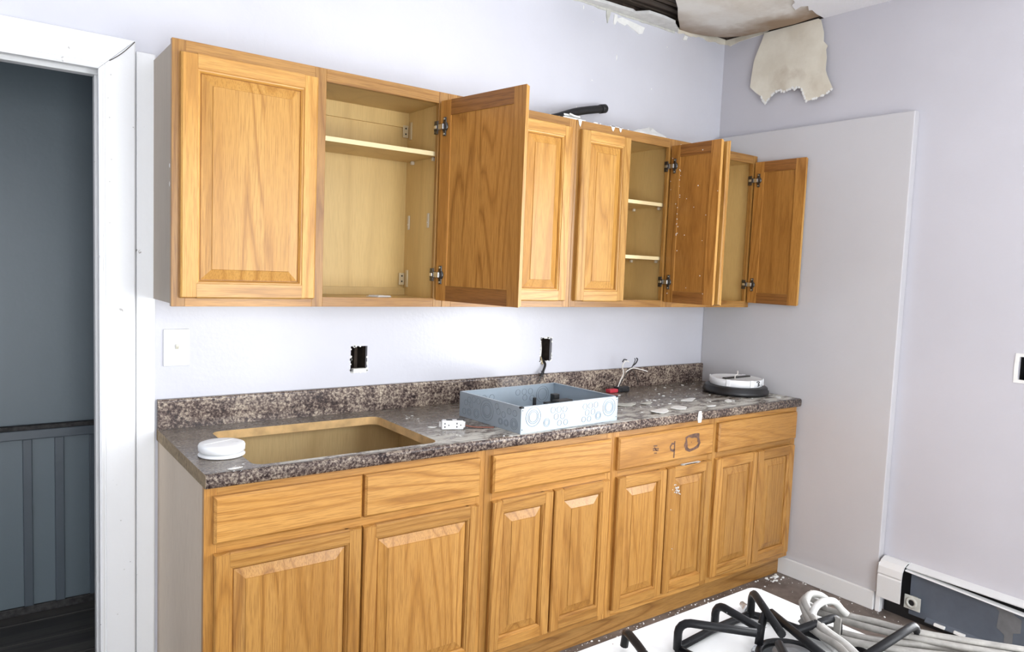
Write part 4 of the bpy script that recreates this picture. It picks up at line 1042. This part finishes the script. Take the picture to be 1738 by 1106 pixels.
bd = [[e.verts[0].index, e.verts[1].index] for e in bm.edges if e.is_boundary]; bm.free()
m_ = MB(); n = len(vv); m_.add(vv+[(a+.003, b, c) for a, b, c in vv], ff+[[n+i for i in f] for f in ff]+[[a, b, n+b, n+a] for a, b in bd], 0, False)
o = m_.build('torn_paper_flap', PAPER); tag(o, 'big torn flap of brown water-stained paper hanging from the ceiling over the right wall', 'torn paper')

m_ = MB(); rng = random.Random(9)
for i in range(12, 28):
    a, b = FL[i], FL[i+1]
    for k in range(3):
        t = (k+rng.random())/3; y_ = a[0]+(b[0]-a[0])*t; z_ = a[1]+(b[1]-a[1])*t
        m_.prism([(y_+p*.9, z_+q*1.1) for p, q in rnd_poly(6, .008, 1, 1, .5, rng)], flapx(y_, z_)-.0012, flapx(y_, z_)+.0015, 'x')
te = m_.build('torn_edge', PLASTER, o); te['kind'] = 'stuff'

# ------------------------------------------------------------------ baseboard heater
bh = thing('baseboard_heater', (0.0, -1.5, 0), 'open baseboard heater with white end cap and dark slate back panel on the right wall', 'heater')
hp = [(WX-.0005, .258), (.020, .262), (-.012, .250), (-.030, .226), (-.034, .196), (-.030, .188), (-.034, .182), (-.030, .082), (-.026, .082), (-.030+.003, .18), (-.026, .196), (-.022, .222), (-.008, .244), (.020, .256), (WX-.0005, .252)]
m_ = MB(); m_.prism([(a, b) for a, b in hp], -1.205, -1.100, 'y')
# y-axis prism takes (x, z)
m_.box(-.030, WX-.001, -1.1015, -1.0995, .085, .24)
tag(m_.build('end_cap', TRIM_G, bh), 'bent white end cap')
YE = -2.9
def lipz(y): return .231-.042*(-1.207-y)
MB().box(.041, .0445, YE, -1.104, .001, .250).build('recess_shade', BLACKP, bh)  # black sheet stands in for the shade in the heater gaps
m_ = MB(); m_.add([(.020, -1.224, .036), (.020, YE, .036), (.020, YE, lipz(YE)), (.020, -1.224, lipz(-1.224)), (.023, -1.224, .036), (.023, YE, .036), (.023, YE, lipz(YE)), (.023, -1.224, lipz(-1.224))],
  [(0, 1, 2, 3), (4, 5, 6, 7), (0, 1, 5, 4), (1, 2, 6, 5), (2, 3, 7, 6), (3, 0, 4, 7)]); m_.build('back_panel', HEATD, bh)
m_ = MB(); m_.prism([(WX-.0005, .259), (WX-.0005, .252), (.004, .240), (.001, .245)], YE, -1.206, 'y'); m_.build('top_strip', TRIM_G, bh)
m_ = MB(); y0_, y1_ = -1.207, YE
m_.add([(a, y_, lipz(y_)+b) for y_ in (y0_, y1_) for a, b in ((-.008, 0), (.022, 0), (.022, .006), (-.008, .006))], [(0, 1, 2, 3), (4, 5, 6, 7), (0, 1, 5, 4), (1, 2, 6, 5), (2, 3, 7, 6), (3, 0, 4, 7)])
m_.build('lip', WHITEP, bh)
MB().box(-.008, .018, -1.1085, -1.0865, 0, .092, 0, .003).build('foot', TRIM, bh)
MB().prism([(.020, .050), (.004, .036), (.004, .031), (.020, .031)], YE, -1.30, 'y').build('lower_lip', HEATD, bh)
pf = MB(); pf.lathe([(.022, -.035), (.022, .0)], (.0, -1.228, .098), 6, 0, 'y', False)
pf.lathe([(.014, -.046), (.014, .025)], (.0, -1.228, .098), 16, 0, 'y')
pf = MB()
pf.lathe([(.026, .030), (.026, .002)], (0, -1.245, .100), 6, 0, 'x', False)
pf.box(-.006, -.001, -1.282, -1.212, .068, .130, 0, .002)
pf.ring((-.0061, -1.245, .100), .0135, .024, -.006, 'x', 24)
tag(pf.build('pipe_fitting', PLASTER_G, bh), 'white-painted pipe nut with an open end')
MB().lathe([(.0132, -.0072), (.0132, -.0065)], (0, -1.245, .100), 20, 0, 'x').build('pipe_bore', BLACKP, bh)
m_ = MB(); m_.prism([(-1.56, .20), (-1.575, .19), (-1.57, .12), (-1.60, .10), (-1.60, .07), (-1.63, .07), (-1.63, .12), (-1.655, .13), (-1.655, .185), (-1.63, .195), (-1.62, .208), (-1.57, .208)], .018, .0198, 'x')
tag(m_.build('joint_plate', plain('dull_grey_plate', (.17, .175, .18), .5, .2, .5, .15, 20), bh), 'grey joint plate on the back panel')
for y_ in (-1.36, -1.44, -1.60):
    MB().box(-.004, .01, y_-.025, y_+.02, .033, .046, 0, .003).build('paint_scrap', PLASTER, bh)

# ------------------------------------------------------------------ stove
SX1, SY1, SZ = -2.147, -1.880, .920
SX0, SY0 = -2.905, -2.50
stv = thing('gas_stove', ((SX0+SX1)/2, (SY0+SY1)/2, 0), 'white enamel gas stove in the foreground with black wire grates', 'stove')
MB().box(SX0+.004, SX1-.004, SY0+.03, SY1-.006, .05, SZ-.02, 0, .006).build('body', ENAMEL, stv)
for a in (SX0+.05, SX1-.05):
    for b in (SY0+.08, SY1-.05): MB().lathe([(.018, 0), (.018, .008), (.012, .01), (.012, .051)], (a, b, 0), 12).build('leg', BLACKP, stv)
# cooktop with rounded corner and burner wells
def rrect(x0, x1, y0, y1, r, n=6):
    out = []
    for cx, cy, a0 in ((x1-r, y1-r, 0), (x0+r, y1-r, PI/2), (x0+r, y0+r, PI), (x1-r, y0+r, 1.5*PI)):
        for k in range(n+1): g = a0+k*PI/2/n; out.append((cx+r*math.cos(g), cy+r*math.sin(g)))
    return out
wells = [(-2.335, -2.085), (-2.335, -2.33), (-2.70, -2.085), (-2.70, -2.33)]
o_ = rrect(SX0, SX1, SY0, SY1, .022); o2 = rrect(SX0+.006, SX1-.006, SY0+.006, SY1-.006, .018)
WR = .062
holes = [[(cx+WR*math.cos(-2*PI*k/28), cy+WR*math.sin(-2*PI*k/28)) for k in range(28)] for cx, cy in wells]
loops = [[Vector((a, b, 0)) for a, b in o2]] + [[Vector((a, b, 0)) for a, b in h] for h in holes]
tri = tessellate_polygon(loops); ap = [p for l in loops for p in l]
m_ = MB(); m_.add([(p.x, p.y, SZ) for p in ap], [tuple(t) for t in tri])
n = len(o_)
m_.add([(a, b, SZ) for a, b in o2]+[(a, b, SZ-.005) for a, b in o_]+[(a, b, SZ-.022) for a, b in o_],
       [(i, (i+1) % n, n+(i+1) % n, n+i) for i in range(n)]+[(n+i, n+(i+1) % n, 2*n+(i+1) % n, 2*n+i) for i in range(n)], 0, False)
for (cx, cy), h in zip(wells, holes):
    k = len(h); prof = [(1.0, SZ), (.93, SZ-.006), (.70, SZ-.016), (.3, SZ-.018)]
    vs = [(cx+(a-cx)*s, cy+(b-cy)*s, z) for s, z in prof for a, b in h]
    fs = [(r*k+i, r*k+(i+1) % k, (r+1)*k+(i+1) % k, (r+1)*k+i) for r in range(3) for i in range(k)] + [tuple(3*k+i for i in range(k))]
    m_.add(vs, fs, 1, True)
m_.build('cooktop', [ENAMEL, BURNM], stv)
for cx, cy in wells:
    q = MB(); q.lathe([(.032, SZ-.016), (.034, SZ+.004), (.030, SZ+.012), (.012, SZ+.014)], (cx, cy, 0), 24)
    q.build('burner', BURNM, stv)
MB().tube([(wells[0][0]+.05*math.cos(t*PI/8), wells[0][1]+.05*math.sin(t*PI/8), SZ+.004) for t in range(17)], .006, 8, sub=2).build('burner_ring', GRATE, stv)
MB().box(SX0+.02, SX1-.02, SY0-.006, SY0+.03, .22, .74, 0, .008).build('oven_door', ENAMEL, stv)
MB().tube([(SX0+.10, SY0-.004, .70), (SX0+.10, SY0-.035, .70), (SX1-.10, SY0-.035, .70), (SX1-.10, SY0-.004, .70)], .009, 10, sub=1).build('oven_handle', WHITEP, stv)
MB().box(SX0+.01, SX1-.01, SY0-.004, SY0+.03, .76, .895, 0, .006).build('control_panel', ENAMEL, stv)
for k in range(4):
    MB().lathe([(.020, 0), (.020, -.012), (.014, -.026)], (SX0+.15+.15*k, SY0-.004, .83), 20, 0, 'y').build('knob', BLACKP, stv)
# grates (lift off): bent rods
B_, T_ = SZ+.0075, .972
RG = .0065
def grate(label, base, arms, extra=()):
    o = thing('stove_grate', base[0], label, 'grate', 'wire grates on the stove')
    m_ = MB(); m_.tube(list(base)+[base[0]], RG, 10, sub=1); m_.build('base_rod', GRATE, o)
    for a in arms: MB().tube(a, RG, 10, sub=1).build('arm', GRATE, o)
    return o
def bend(p, q, r=.018):
    """post foot p, arm tip q: up from p, rounded, then across to q"""
    d = Vector((q[0]-p[0], q[1]-p[1], 0)); d.normalize()
    out = [Vector((p[0], p[1], B_))]
    z0 = T_-r
    out.append(Vector((p[0], p[1], z0)))
    for k in range(1, 5):
        g = k*PI/8; out.append(Vector((p[0], p[1], z0)) + d*r*(1-math.cos(g)) + Vector((0, 0, r*math.sin(g))))
    out.append(Vector((q[0], q[1], T_)))
    return out
g1 = grate('black wire grate nearest the cabinets on the stove top', [(-2.472, -1.972, B_), (-2.376, -1.963, B_), (-2.274, -1.962, B_), (-2.258, -1.99, B_), (-2.236, -2.10, B_), (-2.222, -2.175, B_), (-2.46, -2.215, B_), (-2.469, -2.02, B_)],
  [bend((-2.474, -1.974), (-2.400, -2.062)), bend((-2.371, -1.964), (-2.384, -2.055)), bend((-2.276, -1.966), (-2.37, -2.085)), bend((-2.236, -2.10), (-2.345, -2.09)), bend((-2.455, -2.16), (-2.40, -2.10)),
   [Vector((-2.352, -2.035, B_)), Vector((-2.342, -2.031, .955)), Vector((-2.330, -2.028, .968)), Vector((-2.322, -2.034, .9725)), Vector((-2.36, -2.12, .9725)), Vector((-2.378, -2.163, .9725))]])
g2 = grate('black wire grate at the right front of the stove top, under the grey cable', [(-2.155, -2.188, B_), (-2.170, -2.40, B_), (-2.40, -2.43, B_), (-2.45, -2.30, B_), (-2.37, -2.235, B_)],
  [bend((-2.152, -2.182), (-2.33, -2.19)), bend((-2.176, -2.39), (-2.27, -2.33)), bend((-2.40, -2.42), (-2.31, -2.33))])
g3 = grate('black wire grate at the left end of the stove top', [(-2.560, -1.955, B_), (-2.583, -2.21, B_), (-2.80, -2.21, B_), (-2.80, -1.955, B_)],
  [[Vector((-2.537, -1.922, B_)), Vector((-2.537, -1.925, .95)), Vector((-2.546, -1.94, .956)), Vector((-2.558, -1.969, .956)), Vector((-2.575, -2.006, .956)), Vector((-2.62, -2.06, .956))], bend((-2.79, -1.96), (-2.73, -2.04)), bend((-2.79, -2.20), (-2.73, -2.13)), bend((-2.59, -2.20), (-2.66, -2.13))])
# loose bolt
m_ = MB(); m_.tube([(-2.250, -1.930, SZ+.007), (-2.262, -1.952, SZ+.007)], .0055, 8, sub=1); m_.tube([(-2.259, -1.946, SZ+.008), (-2.264, -1.955, SZ+.008)], .0095, 6, sub=1)
tag(m_.build('loose_bolt', STEEL), 'small steel bolt lying by the back of the stove grate', 'bolt')
# coil of grey cable lying over the stove corner
cb = thing('cable_coil', (-2.25, -2.10, SZ), 'loosely coiled grey electrical cable draped over the stove grates', 'cable')
RC = .0058
def strand(pts, mt=CABLEM, r=RC, q=1.0): MB().tube(pts, r, 8, sub=6, squash=q).build('strand', mt, cb)
for k, dz in enumerate((0, .003, -.003)):
    d = .011*k
    strand([(-2.325-d*.6, -2.19+d*.4, .962), (-2.303-d*.6, -2.15+d*.3, .965), (-2.289-d*.7, -2.106+d*.2, .968+dz), (-2.272-d*.5, -2.073, .975+dz), (-2.266, -2.060+d*.3, .984+dz), (-2.246, -2.054+d*.4, .992-d*.6), (-2.228, -2.062+d, .989-d), (-2.210, -2.070+d*.8, .975-d)], CABLEW if k == 0 else CABLEM)
strand([(-2.316, -2.145, .955), (-2.297, -2.102, .962), (-2.283, -2.083, .975), (-2.270, -2.079, .987), (-2.250, -2.082, .993), (-2.228, -2.086, .988), (-2.205, -2.086, .970), (-2.190, -2.090, .957)], CABLEW)
for k in range(4):
    d = .0125*k; dz = (.0, .006, .0, .007)[k]; ph = .004*math.sin(k*2.1)
    strand([(-2.245+d*.2, -2.040-d*.2, .944+dz), (-2.243-d*.3, -2.052-d*.6, .938+dz), (-2.228-d*.6+ph, -2.085-d*.7, .937+dz), (-2.195-d*.8-ph, -2.134-d*.6, .937+dz), (-2.150-d*.7+ph, -2.185-d*.75, .937+dz), (-2.10-d*.6, -2.225-d*.95, .936+dz), (-2.00-d*.4, -2.300-d, .930+dz)], CABLEM)
for k in range(3):
    d = .0118*k; dz = (.0, .005, -.002)[k]; ph = .004*math.sin(k*2.7+1)
    strand([(-2.208-d*.3, -2.046-d*.2, .955+dz), (-2.196-d*.4, -2.060-d*.4, .953+dz), (-2.181-d*.6+ph, -2.088-d*.5, .952+dz), (-2.170-d*.7-ph, -2.12-d*.4, .953+dz), (-2.150-d*.6+ph, -2.165-d*.5, .953+dz), (-2.105-d*.5, -2.225-d*.7, .951+dz), (-2.02-d*.4, -2.315-d*.8, .945+dz)], CABLEM)
MB().box(-2.2555, -2.2525, -2.114, -2.102, SZ+.004, .978, 0, .0012).build('cable_end', CABLEM, cb)

# ------------------------------------------------------------------ floor debris
m_ = MB(); rng = random.Random(21)
crumbs(m_, 150, lambda: -1.9+1.86*rng.random()**.8, lambda: -.594-.10*rng.random()**2, .0004, .0015, .007, .5)
crumbs(m_, 150, lambda: -.02-.5*rng.random()**2, lambda: -.60-1.2*rng.random(), .0004, .0015, .008, .4)
crumbs(m_, 26, lambda: -.05-.10*rng.random(), lambda: -.602-.05*rng.random(), .0004, .005, .014, .6)
crumbs(m_, 30, lambda: -.05-.12*rng.random(), lambda: -1.25-.5*rng.random(), .0004, .004, .016, .3)
tag(m_.build('floor_debris', PLASTER), 'white plaster crumbs scattered along the toe board and the right wall', 'debris', None, 'stuff')
